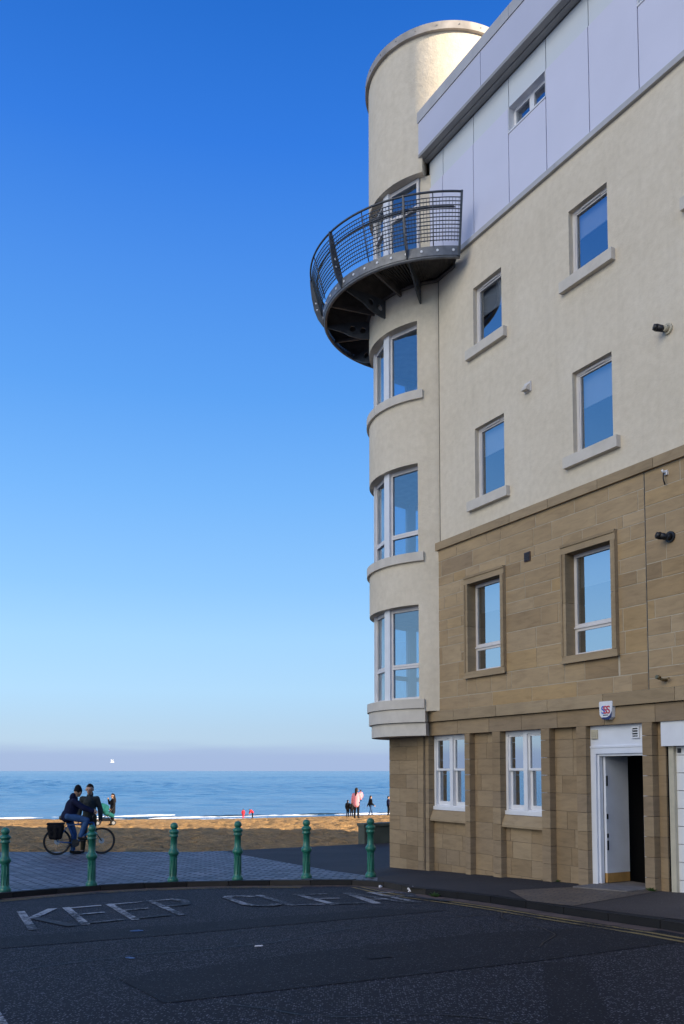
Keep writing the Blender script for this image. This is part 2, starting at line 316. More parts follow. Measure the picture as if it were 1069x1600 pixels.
def thing(name, label, cat, loc=(0, 0, 0), rz=0, group=None):
    o = bpy.data.objects.new(name, None); COL.objects.link(o); o.location = loc; o.rotation_euler = (0, 0, rz); o.empty_display_size = 0.3
    return tag(o, label, cat, group)
def copy_tree(o, parent=None):
    c = o.copy(); COL.objects.link(c)
    if parent: c.parent = parent
    for ch in [x for x in bpy.data.objects if x.parent == o]: copy_tree(ch, c)
    return c
def structure(o): o['kind'] = 'structure'; return o

# ------------------------------------------------------------------ ground heights
def zp(tt):
    if tt > 14.67: return max(0.076 - (tt - 14.67) * 0.03, -0.1)
    if tt > 6: return 0.076 + (14.67 - tt) * 0.048
    return 0.492 + (6 - tt) * 0.02
def sheet(name, poly, dz, mat, thick=0.0, cuts=()):
    bm = bmesh.new(); vs = [bm.verts.new((p[0], p[1], 0)) for p in poly]; bm.faces.new(vs)
    bmesh.ops.triangulate(bm, faces=bm.faces[:])
    for k in (6.0, 14.67, 20.53):
        bmesh.ops.bisect_plane(bm, geom=bm.verts[:] + bm.edges[:] + bm.faces[:], plane_co=dv * k, plane_no=dv)
    for v2 in bm.verts: v2.co.z = zp(v2.co.dot(dv)) + dz
    for f in bm.faces:
        f.normal_update()
        if f.normal.z < 0: f.normal_flip()
    me = bpy.data.meshes.new(name); bm.to_mesh(me); bm.free(); me.materials.append(M[mat])
    o = bpy.data.objects.new(name, me); COL.objects.link(o); return o
KD = 0.085
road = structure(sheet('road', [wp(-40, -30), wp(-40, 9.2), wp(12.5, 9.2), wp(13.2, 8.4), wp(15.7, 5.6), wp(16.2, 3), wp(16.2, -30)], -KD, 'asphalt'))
KERB = [(3.4 + 9 * 0.487, 8.5 - 9 * 0.873), (5.0, 5.63), (3.42, 8.46), (3.12, 9.02), (2.70, 9.85), (2.44, 10.40), (2.15, 11.05), (1.62, 12.0), (1.02, 12.95), (0.80, 13.62), (0.58, 14.22), (0.10, 14.50), (-0.59, 14.64), (-1.6, 14.85), (-2.58, 14.92), (-3.4, 14.83), (-4.33, 14.46), (-5.35, 13.57), (-6.4, 12.3), (-7.1, 10.9), (-7.3, 9.8)]
KERB.append(tuple(wp(-30, -1.6).xy))
kr = KERB[:10]; kb = KERB[10:]
EDGE = [wp(21.4, 8.4), Vector((-3.9, 22.45, 0)), Vector((-8.9, 22.47, 0)), Vector((-45, 22.6, 0))]
prom = structure(sheet('promenade', [(p[0], p[1]) for p in [wp(12.72, 7.80)]] + kb[0:] + [tuple(wp(-30, -25).xy), (-45, 10)] + [(e.x, e.y) for e in EDGE[::-1]] + [tuple(wp(13.0, 7.88).xy)], 0, 'setts'))
pave = structure(sheet('pavement', kr + [kb[0]] + [tuple(wp(12.72, 7.80).xy), tuple(wp(13.0, 7.88).xy), tuple(wp(21.4, 8.4).xy), tuple(wp(21.6, 45).xy), tuple(wp(14.0, 45).xy), tuple(wp(14.0, 9.5).xy), tuple(wp(5.0, 9.5).xy), tuple(wp(-2, 9.5).xy)], 0, 'tarmac'))
# kerb stones
def polyline_offset(pts, w):
    out = []
    for i, p in enumerate(pts):
        a = Vector(pts[max(i - 1, 0)]); b2 = Vector(pts[min(i + 1, len(pts) - 1)]); d = (b2 - a).normalized()
        out.append(Vector(p) + Vector((d.y, -d.x)) * w)
    return out
def resample(pts, step):
    pts = [Vector(p) for p in pts]; out = [pts[0].copy()]; acc = 0
    for a, b2 in zip(pts, pts[1:]):
        l = (b2 - a).length; k = step - acc
        while k < l: out.append(a + (b2 - a) * (k / l)); k += step
        acc = (acc + l) % step
    out.append(pts[-1]); return out
def smooth(pts, it=2):
    pts = [Vector(p) for p in pts]
    for _ in range(it):
        q = [pts[0]]
        for a, b2 in zip(pts, pts[1:]): q += [a * 0.75 + b2 * 0.25, a * 0.25 + b2 * 0.75]
        pts = q + [pts[-1]]
    return pts
def zw(p): return zp(p[0] * dv.x + p[1] * dv.y)
KS = resample(smooth(KERB, 2), 0.02 + 0.70)
inner = polyline_offset(KS, 0.14)
kb_ = MB()
for i in range(len(KS) - 1):
    a, b2, c2, d2 = KS[i], KS[i + 1], inner[i + 1], inner[i]
    e = (b2 - a) * 0.008; jz = rnd.uniform(-0.004, 0.004) + 0.006
    a = a + e; b2 = b2 - e
    pts = [(a.x, a.y, zw(a) + jz), (b2.x, b2.y, zw(b2) + jz), (c2.x, c2.y, zw(c2) + jz), (d2.x, d2.y, zw(d2) + jz)]
    lo = [(q[0], q[1], q[2] - 0.16) for q in pts]
    ia = [kb_.vert(q) for q in pts]; ib = [kb_.vert(q) for q in lo]
    kb_.idx(ia)
    for k in range(4): kb_.idx([ia[k], ia[(k + 1) % 4], ib[(k + 1) % 4], ib[k]])
kerb = structure(kb_.build('kerb', 'kerb'))
def strip(name, pts, off0, off1, dz, mat, parent, step=0.4):
    q = resample(smooth(pts, 2), step); a = polyline_offset(q, off0); b2 = polyline_offset(q, off1); mb = MB()
    for i in range(len(q) - 1):
        mb.face([(p.x, p.y, zw(p) - KD + dz) for p in (a[i], a[i + 1], b2[i + 1], b2[i])])
    return mb.build(name, mat, parent)
# paint and patches on the road
strip('gutter_grit', KERB[1:18], -0.22, -0.02, 0.004, 'gutter', road)
strip('yellow_line', KERB[:11], -0.27, -0.33, 0.008, 'yellow', road); strip('yellow_line', KERB[:11], -0.41, -0.47, 0.008, 'yellow', road)
strip('yellow_line', KERB[12:19], -0.27, -0.33, 0.008, 'yellow', road); strip('yellow_line', KERB[12:19], -0.41, -0.47, 0.008, 'yellow', road)
def road_poly(name, poly, mat, dz, lab=None):
    o = sheet(name, poly, -KD + dz, mat); o.parent = road
    if lab: o['label'] = lab
    return o
road_poly('tarmac_patch', [wp(6.85, 1.81), wp(5.82, 1.85), wp(5.7, 3.2), wp(5.55, 5.0), wp(5.5, 7.0), wp(6.5, 7.05), wp(7.0, 5.5), wp(7.05, 3.6)], 'patch', 0.004)
road_poly('tarmac_patch', [wp(5.49, 4.97), wp(2.0, 1.9), wp(1.6, 2.2), wp(5.3, 5.24)], 'patch', 0.004)
road_poly('tarmac_patch', [wp(10.1, -0.5), wp(9.4, 5.8), wp(8.75, 6.4), wp(8.9, 3.0), wp(9.3, -0.6)], 'patch', 0.004)
road_poly('drain_cover', [wp(6.52, 3.86), wp(6.50, 4.08), wp(6.36, 4.06), wp(6.38, 3.84)], 'patch', 0.009)
def seam(pts, w, mat='patch'):
    mb = MB(); q = resample(smooth(pts, 1), 0.12); q = [p + Vector((noise.noise((p.x * 3, p.y * 3, 1)), noise.noise((p.x * 3, p.y * 3, 7)))) * 0.05 for p in q]
    for i in range(len(q) - 1):
        d = (q[i + 1] - q[i]).normalized(); e = Vector((-d.y, d.x)) * w * rnd.uniform(.5, 1.1)
        mb.face([(p.x, p.y, zw(p) - KD + 0.0072) for p in (q[i] - e, q[i + 1] - e, q[i + 1] + e, q[i] + e)])
    mb.build('road_crack', mat, road)
M['crack'] = plain('tar_crack', (0.004, 0.004, 0.005), 0.6)
seam([tuple(wp(a, b).xy) for a, b in ((7.6, 0.6), (7.9, 2.2), (7.7, 3.6), (8.3, 5.0), (8.1, 6.6))], 0.011, 'crack'); seam([tuple(wp(a, b).xy) for a, b in ((5.6, 2.2), (4.9, 2.6), (4.6, 3.4), (3.9, 3.7))], 0.009, 'crack')
seam([tuple(wp(a, b).xy) for a, b in ((6.0, 5.4), (6.6, 6.2), (7.6, 6.3), (8.2, 6.8))], 0.009, 'crack')
def stroke_word(word, n0, pitch, tb, tt, lean, slope, pm='paint'):
    h = tt - tb; w = pitch * 0.74; sw = 0.12; sh = 0.24   # stem width across, bar depth along the street
    G = {'K': [((0, 0), (0, 1)), ((0.08, 0.50), (0.95, 1)), ((0.22, 0.56), (1, 0))], 'E': [((0, 0), (0, 1)), ((0, 0.94), (1, 0.94)), ((0, 0.52), (0.8, 0.52)), ((0, 0.06), (1, 0.06))],
         'P': [((0, 0), (0, 1)), ((0, 0.94), (0.75, 0.94)), ((0.75, 0.94), (0.98, 0.76)), ((0.98, 0.76), (0.75, 0.52)), ((0.75, 0.52), (0, 0.52))],
         'C': [((1, 0.88), (0.7, 0.96)), ((0.7, 0.96), (0.25, 0.96)), ((0.25, 0.96), (0, 0.8)), ((0, 0.8), (0, 0.2)), ((0, 0.2), (0.25, 0.05)), ((0.25, 0.05), (0.8, 0.05)), ((0.8, 0.05), (1, 0.16))],
         'L': [((0, 0), (0, 1)), ((0, 0.06), (1, 0.06))], 'A': [((0, 0), (0.5, 1)), ((0.5, 1), (1, 0)), ((0.2, 0.34), (0.8, 0.34))],
         'R': [((0, 0), (0, 1)), ((0, 0.94), (0.75, 0.94)), ((0.75, 0.94), (0.98, 0.76)), ((0.98, 0.76), (0.75, 0.54)), ((0.75, 0.54), (0, 0.54)), ((0.5, 0.54), (1, 0))]}
    for i, ch in enumerate(word):
        mb = MB(); k = 0; FA = {'K': (2,), 'P': (2, 3, 4), 'E': (3,), 'R': (2, 3, 5), 'A': (1, 3), 'L': ()}.get(ch, ())
        for (u0, v0), (u1, v1) in G[ch]:
            a = Vector((u0 * w, v0 * h)); b2 = Vector((u1 * w, v1 * h)); d = (b2 - a).normalized()
            hw = sw * 0.42 * abs(d.y) + 0.055 * abs(d.x)
            pp = Vector((-d.y, d.x)) * hw; ex = d * (0.03 if abs(d.x) > 0.5 else 0)
            q = []
            for p in (a - ex - pp, b2 + ex - pp, b2 + ex + pp, a - ex + pp):
                nn = n0 + i * pitch + p.x + lean * p.y; ttt = tb + p.y + slope * (i * pitch + p.x)
                q.append(wp(ttt, nn))
            mb.m = 1 if k in FA else 0; mb.face([(x.x, x.y, zw(x) - KD + 0.008 + 0.0015 * k) for x in q]); k += 1
        mb.build('painted_letter', [pm, 'paint_faint'], road)
stroke_word('KEEP', 1.74, 0.605, 10.28, 12.35, 0.09, 0.10)
stroke_word('CLEAR', 4.60, 0.495, 10.72, 12.36, 0.13, -0.53, 'paint_mid')
pp_ = MB(); q = [wp(6.25, 0.74), wp(6.25, 0.85), wp(4.5, 0.85), wp(4.5, 0.74)]; pp_.face([(p.x, p.y, zw(p) - KD + 0.008) for p in q]); pp_.build('painted_line', 'paint', road)
# pavement sheets
o = sheet('paver_panel', [wp(9.45, 7.95), wp(9.1, 9.33), wp(8.05, 9.33), wp(7.55, 7.30), wp(8.3, 7.28)], 0.008, 'paver'); o.parent = pave
o = sheet('apron', [wp(8.03, 9.34), wp(7.52, 7.28), wp(5.5, 7.28), wp(2, 7.28), wp(2, 9.34)], 0.008, 'apron'); o.parent = pave
dm = MB()
for (a0, a1, n0_, n1_, hh) in [(9.27, 8.2, 8.86, 9.5, 0.025)]:
    q = [wp(a0, n1_), wp(a0 - 0.12, n0_), wp(a1, n0_ + 0.05), wp(a1, n1_)]; dm.prism([(p.x, p.y, zw(p) + hh) for p in q], (0, 0, -0.12))
dm.build('door_step', 'step', pave)

# beach, sea
def zb(x, y):
    ks = [(15, -0.12), (22, -0.125), (30, -0.37), (48, -0.96), (87, -2.85), (110, -3.9), (140, -5.0)]
    z = ks[-1][1]
    for (y0, z0), (y1, z1) in zip(ks, ks[1:]):
        if y <= y1:
            z = z0 + (z1 - z0) * max(0, (y - y0)) / (y1 - y0); break
    z -= 0.12 * max(0, min(60, -38 - x)) * max(0, min(1, (y - 23) / 5))
    z += 0.025 * max(0, min(60, x + 12)) * max(0, min(1, (y - 26) / 20))
    return z
mb = MB(); ys = [15, 20.5]; y = 21.2
while y < 58: ys.append(y); y += 0.16 if y < 40 else 0.25
while y < 140: ys.append(y); y += 1.2
xs = [-150, -110, -90, -75, -62, -52, -45, -39, -36]; x = -34.0
while x < 22: xs.append(x); x += 0.15 if -26 < x < 4 else 0.4
xs += [24, 30, 40, 60, 100]
ids = []
for y in ys:
    row = []
    for x in xs:
        z = zb(x, y)
        if 21.5 < y < 85:
            k = min(1, (y - 21.5) / 2.0)
            z += k * 0.8 * (0.09 * noise.noise((x * 1.5, y * 1.1, 0.3)) + 0.07 * noise.noise((x * 0.35, y * 0.3, 5.1)) - 0.34 * max(0, noise.noise((x * 2.6 + 7, y * 1.9, 2.2)) - 0.08) + 0.07 * noise.noise((x * 3.6, y * 2.8, 9.0)))
        row.append(mb.vert((x, y, z)))
    ids.append(row)
for r0, r1 in zip(ids, ids[1:]):
    for i in range(len(xs) - 1): mb.idx([r0[i], r0[i + 1], r1[i + 1], r1[i]], True)
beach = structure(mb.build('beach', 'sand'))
SEA = -2.8
mb = MB(); mb.face([(-30000, 19, SEA - .3), (30000, 19, SEA - .3), (30000, 45000, SEA - .3), (-30000, 45000, SEA - .3)])
mb.fn = lambda p: p
waves = []
for k in range(26):
    lam = 3.0 * (15.0 / 3.0) ** (k / 25.0); th = rnd.gauss(0, 0.42); waves.append((2 * math.pi / lam * math.sin(th), 2 * math.pi / lam * math.cos(th), rnd.uniform(0, 6.28), 0.0085 * lam ** 0.75))
wy = 40.0; rows = []; us = [-0.75 + 0.005 * k for k in range(221)]
while wy < 1500:
    fade = min(1, max(0.0, (wy - 62) / 50)); gr = 0.55 + 0.45 * noise.noise((0, wy * 0.02, 0)); row = []
    for u in us:
        x = u * wy; z = sum(a_ * math.cos(kx * x + ky * wy + ph) for kx, ky, ph, a_ in waves)
        gust = 0.65 + 0.7 * noise.noise((x * 0.012, wy * 0.006, 1.7)); row.append(mb.vert(Vector((x, wy, SEA + 0.03 + fade * max(gust, 0.15) * (z + 0.35 * abs(z))))))
    rows.append(row); wy *= 1.0052
for r0, r1 in zip(rows, rows[1:]):
    for i in range(len(us) - 1): mb.idx([r0[i], r0[i + 1], r1[i + 1], r1[i]], True)
sea = structure(mb.build('sea', 'sea'))
def shore_y(x): return 86.0 + 0.42 * (x + 12) * 0.95
def foam(y_off, x0, x1, w, seed, h, name='foam', mat='foam', gap=-1.0):
    mb = MB(); x = x0; pr = None
    while x < x1:
        yc = shore_y(x) + y_off + 0.9 * noise.noise((x * 0.12, seed, 0)) + 0.3 * noise.noise((x * 0.6, seed, 3))
        ww = w * (0.55 + 0.9 * noise.noise((x * 0.22, seed, 8)) + 0.35 * noise.noise((x * 1.3, seed, 1)))
        if ww > 0.06 + gap * 0:
            hh = h * min(1, ww / w)
            r = [mb.vert((x, yc - ww * 0.5, SEA + 0.01)), mb.vert((x, yc - ww * 0.15, SEA + 0.02 + hh)), mb.vert((x, yc + ww * 0.5, SEA + 0.01))]
            if pr:
                mb.idx([pr[0], r[0], r[1], pr[1]], True); mb.idx([pr[1], r[1], r[2], pr[2]], True)
            pr = r
        else: pr = None
        x += 0.35
    return mb.build(name, mat, sea)
foam(0.6, -60, 30, 1.3, 1.0, 0.05); foam(3.6, -60, 30, 0.55, 4.0, 0.16); foam(9.5, -45, -18, 0.5, 9.0, 0.16)
foam(4.6, -50, 30, 1.3, 6.0, 0.22, 'breaking_wave', 'wave')

# ------------------------------------------------------------------ the building
K0 = wp(T0, D)
BL = thing('apartment_building', 'cream rendered flats on a brown sandstone base with a round corner tower and white door', 'building', K0, math.pi / 2 + A)
B = lambda: MB(L)
TE = -16.0                                   # the wall runs on behind the camera to here
TCX, TCO = 14.10, 1.06                       # tower axis
def cy(ang, r, z): th = R_(ang); return (TCX + r * math.sin(th), TCO - r * math.cos(th), z)
def subtract(rects, op):
    out = []
    for (a0, a1, c0, c1) in rects:
        b0, b1, e0, e1 = op
        if b1 <= a0 or b0 >= a1 or e1 <= c0 or e0 >= c1: out.append((a0, a1, c0, c1)); continue
        if b0 > a0: out.append((a0, b0, c0, c1))
        if b1 < a1: out.append((b1, a1, c0, c1))
        m0, m1 = max(a0, b0), min(a1, b1)
        if e0 > c0: out.append((m0, m1, c0, e0))
        if e1 < c1: out.append((m0, m1, e1, c1))
    return out
def blocks(mb, t0, t1, z0, z1, courses, lens, ops, o, gap, depth, jit=0.004):
    z = z0
    while z < z1 - 0.03:
        h = min(rnd.uniform(*courses), z1 - z)
        if z1 - z - h < 0.12: h = z1 - z
        tt = t1 + rnd.uniform(0, lens[0])
        while tt > t0:
            l = rnd.uniform(*lens); a0, a1 = max(t0, tt - l), min(tt, t1)
            if a0 - t0 < 0.1: a0 = t0; l = 99
            rs = [(a0, a1, z, z + h)]
            if a1 - a0 < 0.03: tt -= l; continue
            if h > 0.26 and rnd.random() < 0.12 and courses[1] - courses[0] > 0.05: rs = [(a0, a1, z, z + h / 2), (a0, a1, z + h / 2, z + h)]
            for op in ops: rs = subtract(rs, op)
            for (p0, p1, q0, q1) in rs:
                if p1 - p0 < 0.025 or q1 - q0 < 0.025: continue
                g = gap / 2; of = o + rnd.uniform(-jit, 0)
                i = [mb.vert(p) for p in ((p0 + g, of, q0 + g), (p1 - g, of, q0 + g), (p1 - g, of, q1 - g), (p0 + g, of, q1 - g))]
                k = [mb.vert(p) for p in ((p0 + g, o + depth, q0 + g), (p1 - g, o + depth, q0 + g), (p1 - g, o + depth, q1 - g), (p0 + g, o + depth, q1 - g))]
                mb.idx(i)
                for e in range(4): mb.idx([i[e], i[(e + 1) % 4], k[(e + 1) % 4], k[e]])
            tt -= l
        z += h
def panel(mb, t0, t1, z0, z1, ops, o, depth):
    ts = sorted({t0, t1} | {x for q in ops for x in q[:2] if t0 < x < t1}); zs = sorted({z0, z1} | {x for q in ops for x in q[2:] if z0 < x < z1})
    for a0, a1 in zip(ts, ts[1:]):
        for c0, c1 in zip(zs, zs[1:]):
            mt, mz = (a0 + a1) / 2, (c0 + c1) / 2
            if any(q[0] < mt < q[1] and q[2] < mz < q[3] for q in ops): continue
            mb.face([(a0, o, c0), (a1, o, c0), (a1, o, c1), (a0, o, c1)])
    if depth:
        for a0, a1, c0, c1 in ops:
            mb.face([(a0, o, c0), (a0, o + depth, c0), (a0, o + depth, c1), (a0, o, c1)]); mb.face([(a1, o, c0), (a1, o + depth, c0), (a1, o + depth, c1), (a1, o, c1)])
            mb.face([(a0, o, c1), (a1, o, c1), (a1, o + depth, c1), (a0, o + depth, c1)]); mb.face([(a0, o, c0), (a1, o, c0), (a1, o + depth, c0), (a0, o + depth, c0)])
# openings
OPR = [(8.645, 9.43, 9.555, 10.64), (11.035, 11.81, 9.505, 10.615), (8.62, 9.41, 6.775, 8.065), (11.01, 11.80, 6.75, 8.04), (6.38, 7.17, 9.555, 10.64), (6.35, 7.15, 6.775, 8.065)]
OPS = [(11.115, 12.0, 3.73, 5.29), (8.68, 9.58, 3.728, 5.295), (6.25, 7.15, 3.728, 5.295)]
OPG = [(12.18, 13.28, 1.31, 2.66), (10.225, 11.217, 1.31, 2.66)]
DOOR = (8.219, 9.266, -0.3, 2.66)
GAR = (5.0, 7.93, -0.3, 2.70)
# render wall
mb = B(); panel(mb, TE, 12.87, 6.25, 11.47, OPR, 0.0, 0.13)
mb.build('rendered_wall', 'render', BL)
mb = B(); mb.box(12.852, 12.866, -0.003, 0.004, 6.26, 11.45); mb.build('movement_joint', 'groove', BL)
# upper stone storey
mb = B(); arch = [(q[0] - 0.095, q[1] + 0.095, q[2] - 0.1, q[3] + 0.14) for q in OPS]
blocks(mb, 8.092, 12.99, 3.10, 6.10, (0.17, 0.33), (0.32, 1.05), arch, 0.0, 0.014, 0.02)
blocks(mb, 3.0, 8.078, 3.10, 6.10, (0.17, 0.33), (0.32, 1.05), arch, 0.0, 0.014, 0.02)
mb.build('sandstone_wall', 'stone', BL)
mb = B(); panel(mb, TE, 13.0, 3.08, 6.15, OPS, 0.003, 0.0); mb.build('mortar_bed', 'mortar', BL)
mb = B(); mb.box(8.078, 8.092, 0.002, 0.006, 3.10, 6.10); mb.build('movement_joint', 'groove', BL)
def slabs(mb, t0, t1, o0, o1, z0, z1, ln, gap=0.008):
    tt = t1
    while tt > t0 + 0.02:
        l = ln * rnd.uniform(0.85, 1.15); a0 = max(t0, tt - l); mb.box(a0 + gap / 2, tt - gap / 2, o0, o1, z0, z1); tt = a0
mb = B(); slabs(mb, TE, 13.03, -0.05, 0.12, 6.105, 6.25, 1.05); mb.build('cornice', 'band', BL)
mb = B(); slabs(mb, TE, 13.37, -0.055, 0.12, 2.915, 3.095, 1.1); mb.build('string_course', 'band', BL)
mb = B(); slabs(mb, TE, 13.40, 0.0, 0.14, 2.66, 2.905, 0.95); mb.build('lintel_band', 'ashlar', BL)
# ground floor: recessed wall, piers, corner
for w0, w1, op_ in ((9.27, 13.35, OPG), (7.93, 8.215, []), (-2.0, 5.0, [])):
    mb = B(); blocks(mb, w0, w1, -0.25, 2.66, (0.273, 0.2731), (0.35, 0.62), op_, 0.12, 0.007, 0.03, 0.002)
    mb.build('ground_floor_wall', 'ashlar', BL)
mb = B(); panel(mb, TE, 13.45, -0.4, 2.66, OPG + [DOOR, GAR], 0.125, 0.0); mb.build('mortar_bed', 'mortar_dark', BL)
for a0, a1, wd in [(13.285, 13.395, 1), (12.04, 12.18, 1), (11.217, 11.418, 1), (10.036, 10.225, 1), (9.266, 9.461, 1), (8.055, 8.219, 1), (4.8, 5.0, 1)]:
    mb = B(); z = -0.25
    while z < 2.6:
        h = min(0.273, 2.66 - z)
        if 2.66 - z - h < 0.1: h = 2.66 - z
        mb.box(a0, a1, 0.0 + rnd.uniform(-0.002, 0), 0.13, z + 0.003, z + h - 0.003); z += h
    mb.build('pilaster', 'ashlar', BL)
mb = B(); z = -0.25; k = 0
while z < 2.62:
    h = 0.273 if 2.655 - z - 0.273 > 0.1 else 2.655 - z
    cuts = [13.465, 13.66, 14.05 if k % 2 else 14.28, 14.66]
    for a0, a1 in zip(cuts, cuts[1:]):
        last = a1 == 14.66; w = 0.35 if k % 2 else 0.6
        mb.box(a0 + 0.003, a1 - (0 if last else 0.003), rnd.uniform(-0.002, 0), w if last else 0.1, z + 0.003, z + h - 0.003)
    oo = 0.35 if k % 2 else 0.6
    while oo < 18.4:
        l = rnd.uniform(0.5, 0.8); mb.box(14.5, 14.66 + rnd.uniform(-0.002, 0), oo + 0.004, min(oo + l, 18.5), z + 0.003, z + h - 0.003); oo += l
    z += h; k += 1
mb.build('corner_pier', 'ashlar', BL)
mb = B(); mb.box(13.44, 14.645, 0.012, 0.3, -0.4, 2.655); mb.box(14.45, 14.645, 0.012, 18.45, -0.4, 3.05); mb.build('mortar_bed', 'mortar_dark', BL)
# groove with rainwater pipe between corner and first pilaster
mb = B(); mb.tube([(13.43, 0.085, -0.1), (13.43, 0.085, 2.65)], 0.032, 10); mb.build('rainwater_pipe', 'brown', BL)
# carcass: floors, back walls, roof (keeps daylight out and casts the shadow)
mb = B(); mb.box(TE, 12.55, 1.45, 18.45, -0.3, 13.85); mb.box(12.55, 14.60, 2.95, 18.45, 2.9, 13.85); mb.box(9.6, 14.4, 1.3, 18.0, -0.3, 2.6)
mb.build('inner_walls', 'room', BL)
mb = B(); mb.box(14.58, 14.655, 2.72, 18.5, 3.06, 13.8); mb.box(TE - 0.1, 14.6, 18.46, 18.62, -0.3, 13.85); mb.box(TE - 0.12, TE, 0.0, 18.5, -0.3, 13.85)
mb.build('rear_wall', 'render', BL)
mb = B(); mb.box(TE, 12.4, 0.02, 18.7, 13.86, 14.55); mb.box(12.4, 14.75, 2.8, 18.7, 13.86, 14.75); mb.build('roof', 'soffit', BL)
# cladding storey
CJ = [13.15, 12.70, 11.765, 10.80, 9.885, 8.955, 8.01, 7.08]
while CJ[-1] > TE: CJ.append(CJ[-1] - 0.94)
OPC = [(9.885, 10.80, 12.86, 13.305), (7.08, 8.01, 12.86, 13.305)]
mb = B(); mu = B()
for a1, a0 in zip(CJ, CJ[1:]):
    a0 = max(a0, TE)
    g = 0.009; z1 = 13.30
    if any(abs(q[0] - a0) < 0.01 for q in OPC): z1 = 12.83
    mb.box(a0 + g, a1 - g, 0.0, 0.04, 11.575, z1); mu.box(a0 + g, a1 - g, 0.014, 0.05, 13.312, 13.84)
mb.build('cladding_panels', 'cladding', BL); mu.build('upper_cladding_panels', 'cladding_pale', BL)
mb = B(); panel(mb, TE, 13.15, 11.46, 13.86, OPC, 0.042, 0.0); mb.build('cladding_backing', 'groove', BL)
mb = B(); slabs(mb, TE, 12.95, -0.055, 0.10, 11.472, 11.56, 3.0, 0.004); mb.build('cladding_sill', 'flash', BL)
mb = B(); slabs(mb, TE, 13.19, -0.23, 0.02, 13.93, 14.565, 2.05, 0.012); mb.build('fascia', 'fascia', BL)
mb = B(); slabs(mb, TE, 13.20, -0.245, 0.04, 14.572, 14.79, 3.0, 0.006); mb.build('parapet_cap', 'flash', BL)
mb = B(); mb.box(TE, 13.19, -0.234, -0.12, 13.865, 13.925); mb.box(TE, 13.19, -0.112, 0.0, 13.85, 13.922); mb.build('eaves_soffit', 'soffit', BL)
# windows in the cladding
def pane_frame(mb, a0, a1, c0, c1, o, w, dep):
    mb.box(a0, a1, o, o + dep, c0, c0 + w); mb.box(a0, a1, o, o + dep, c1 - w, c1); mb.box(a0, a0 + w, o, o + dep, c0 + w, c1 - w); mb.box(a1 - w, a1, o, o + dep, c0 + w, c1 - w)
def room(mb, q, o, dep=1.0, ex=0.0):
    a0, a1, c0, c1 = q; a0 -= ex; a1 += ex; c0 -= 0.02; c1 += 0.02
    for f in ([(a0, o, c0), (a0, o + dep, c0), (a0, o + dep, c1), (a0, o, c1)], [(a1, o, c0), (a1, o + dep, c0), (a1, o + dep, c1), (a1, o, c1)],
              [(a0, o, c1), (a1, o, c1), (a1, o + dep, c1), (a0, o + dep, c1)], [(a0, o, c0), (a1, o, c0), (a1, o + dep, c0), (a0, o + dep, c0)], [(a0, o + dep, c0), (a1, o + dep, c0), (a1, o + dep, c1), (a0, o + dep, c1)]): mb.face(f)
for q in OPC:
    a0, a1, c0, c1 = q; mid = (a0 + a1) / 2
    mb = B(); mb.box(a0, a1, -0.012, 0.15, 12.835, 12.862); mb.box(a1 - 0.012, a1, 0.0, 0.15, c0, c1); mb.box(a0, a0 + 0.012, 0.0, 0.15, c0, c1); mb.box(a0, a1, 0.0, 0.15, c1 - 0.006, c1)
    pane_frame(mb, a0 + 0.012, mid, c0, c1 - 0.006, 0.12, 0.055, 0.05); pane_frame(mb, mid, a1 - 0.012, c0, c1 - 0.006, 0.12, 0.055, 0.05)
    w = mb.build('clerestory_window', 'white', BL)
    mb = B(); mb.face([(a0, 0.15, c0), (a1, 0.15, c0), (a1, 0.15, c1), (a0, 0.15, c1)]); mb.build('glass', 'glass', w)
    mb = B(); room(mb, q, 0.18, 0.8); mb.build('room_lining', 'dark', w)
# windows in the render
blinds = [0.36, 0.42, 0.40, 0.36, 0.3, 0.5]
for i, q in enumerate(OPR):
    a0, a1, c0, c1 = q; mb = B(); pane_frame(mb, a0, a1, c0, c1, 0.085, 0.05, 0.06); pane_frame(mb, a0 + 0.05, a1 - 0.05, c0 + 0.05, c1 - 0.05, 0.097, 0.022, 0.03)
    mb.box(a0 + 0.2, a1 - 0.2, 0.07, 0.086, c1 - 0.045, c1 - 0.02)
    w = mb.build('window', 'offwhite', BL)
    mb = B(); mb.face([(a0 + .05, 0.118, c0 + .05), (a1 - .05, 0.118, c0 + .05), (a1 - .05, 0.118, c1 - .05), (a0 + .05, 0.118, c1 - .05)]); mb.build('glass', 'glass', w)
    mb = B(); mb.box(a0 - 0.135, a1 + 0.15, -0.085, 0.10, c0 - 0.175, c0 - 0.004); mb.build('sill', 'trim', w)
    mb = B(); bz = c1 - (c1 - c0) * blinds[i]; mb.box(a0 + 0.03, a1 - 0.03, 0.20, 0.204, bz, c1); mb.box(a0 + 0.03, a1 - 0.03, 0.193, 0.211, bz - 0.02, bz); mb.build('blind', 'blind', w)
    mb = B(); room(mb, q, 0.146, 1.1, 0.0); mb.build('room_lining', 'room', w)
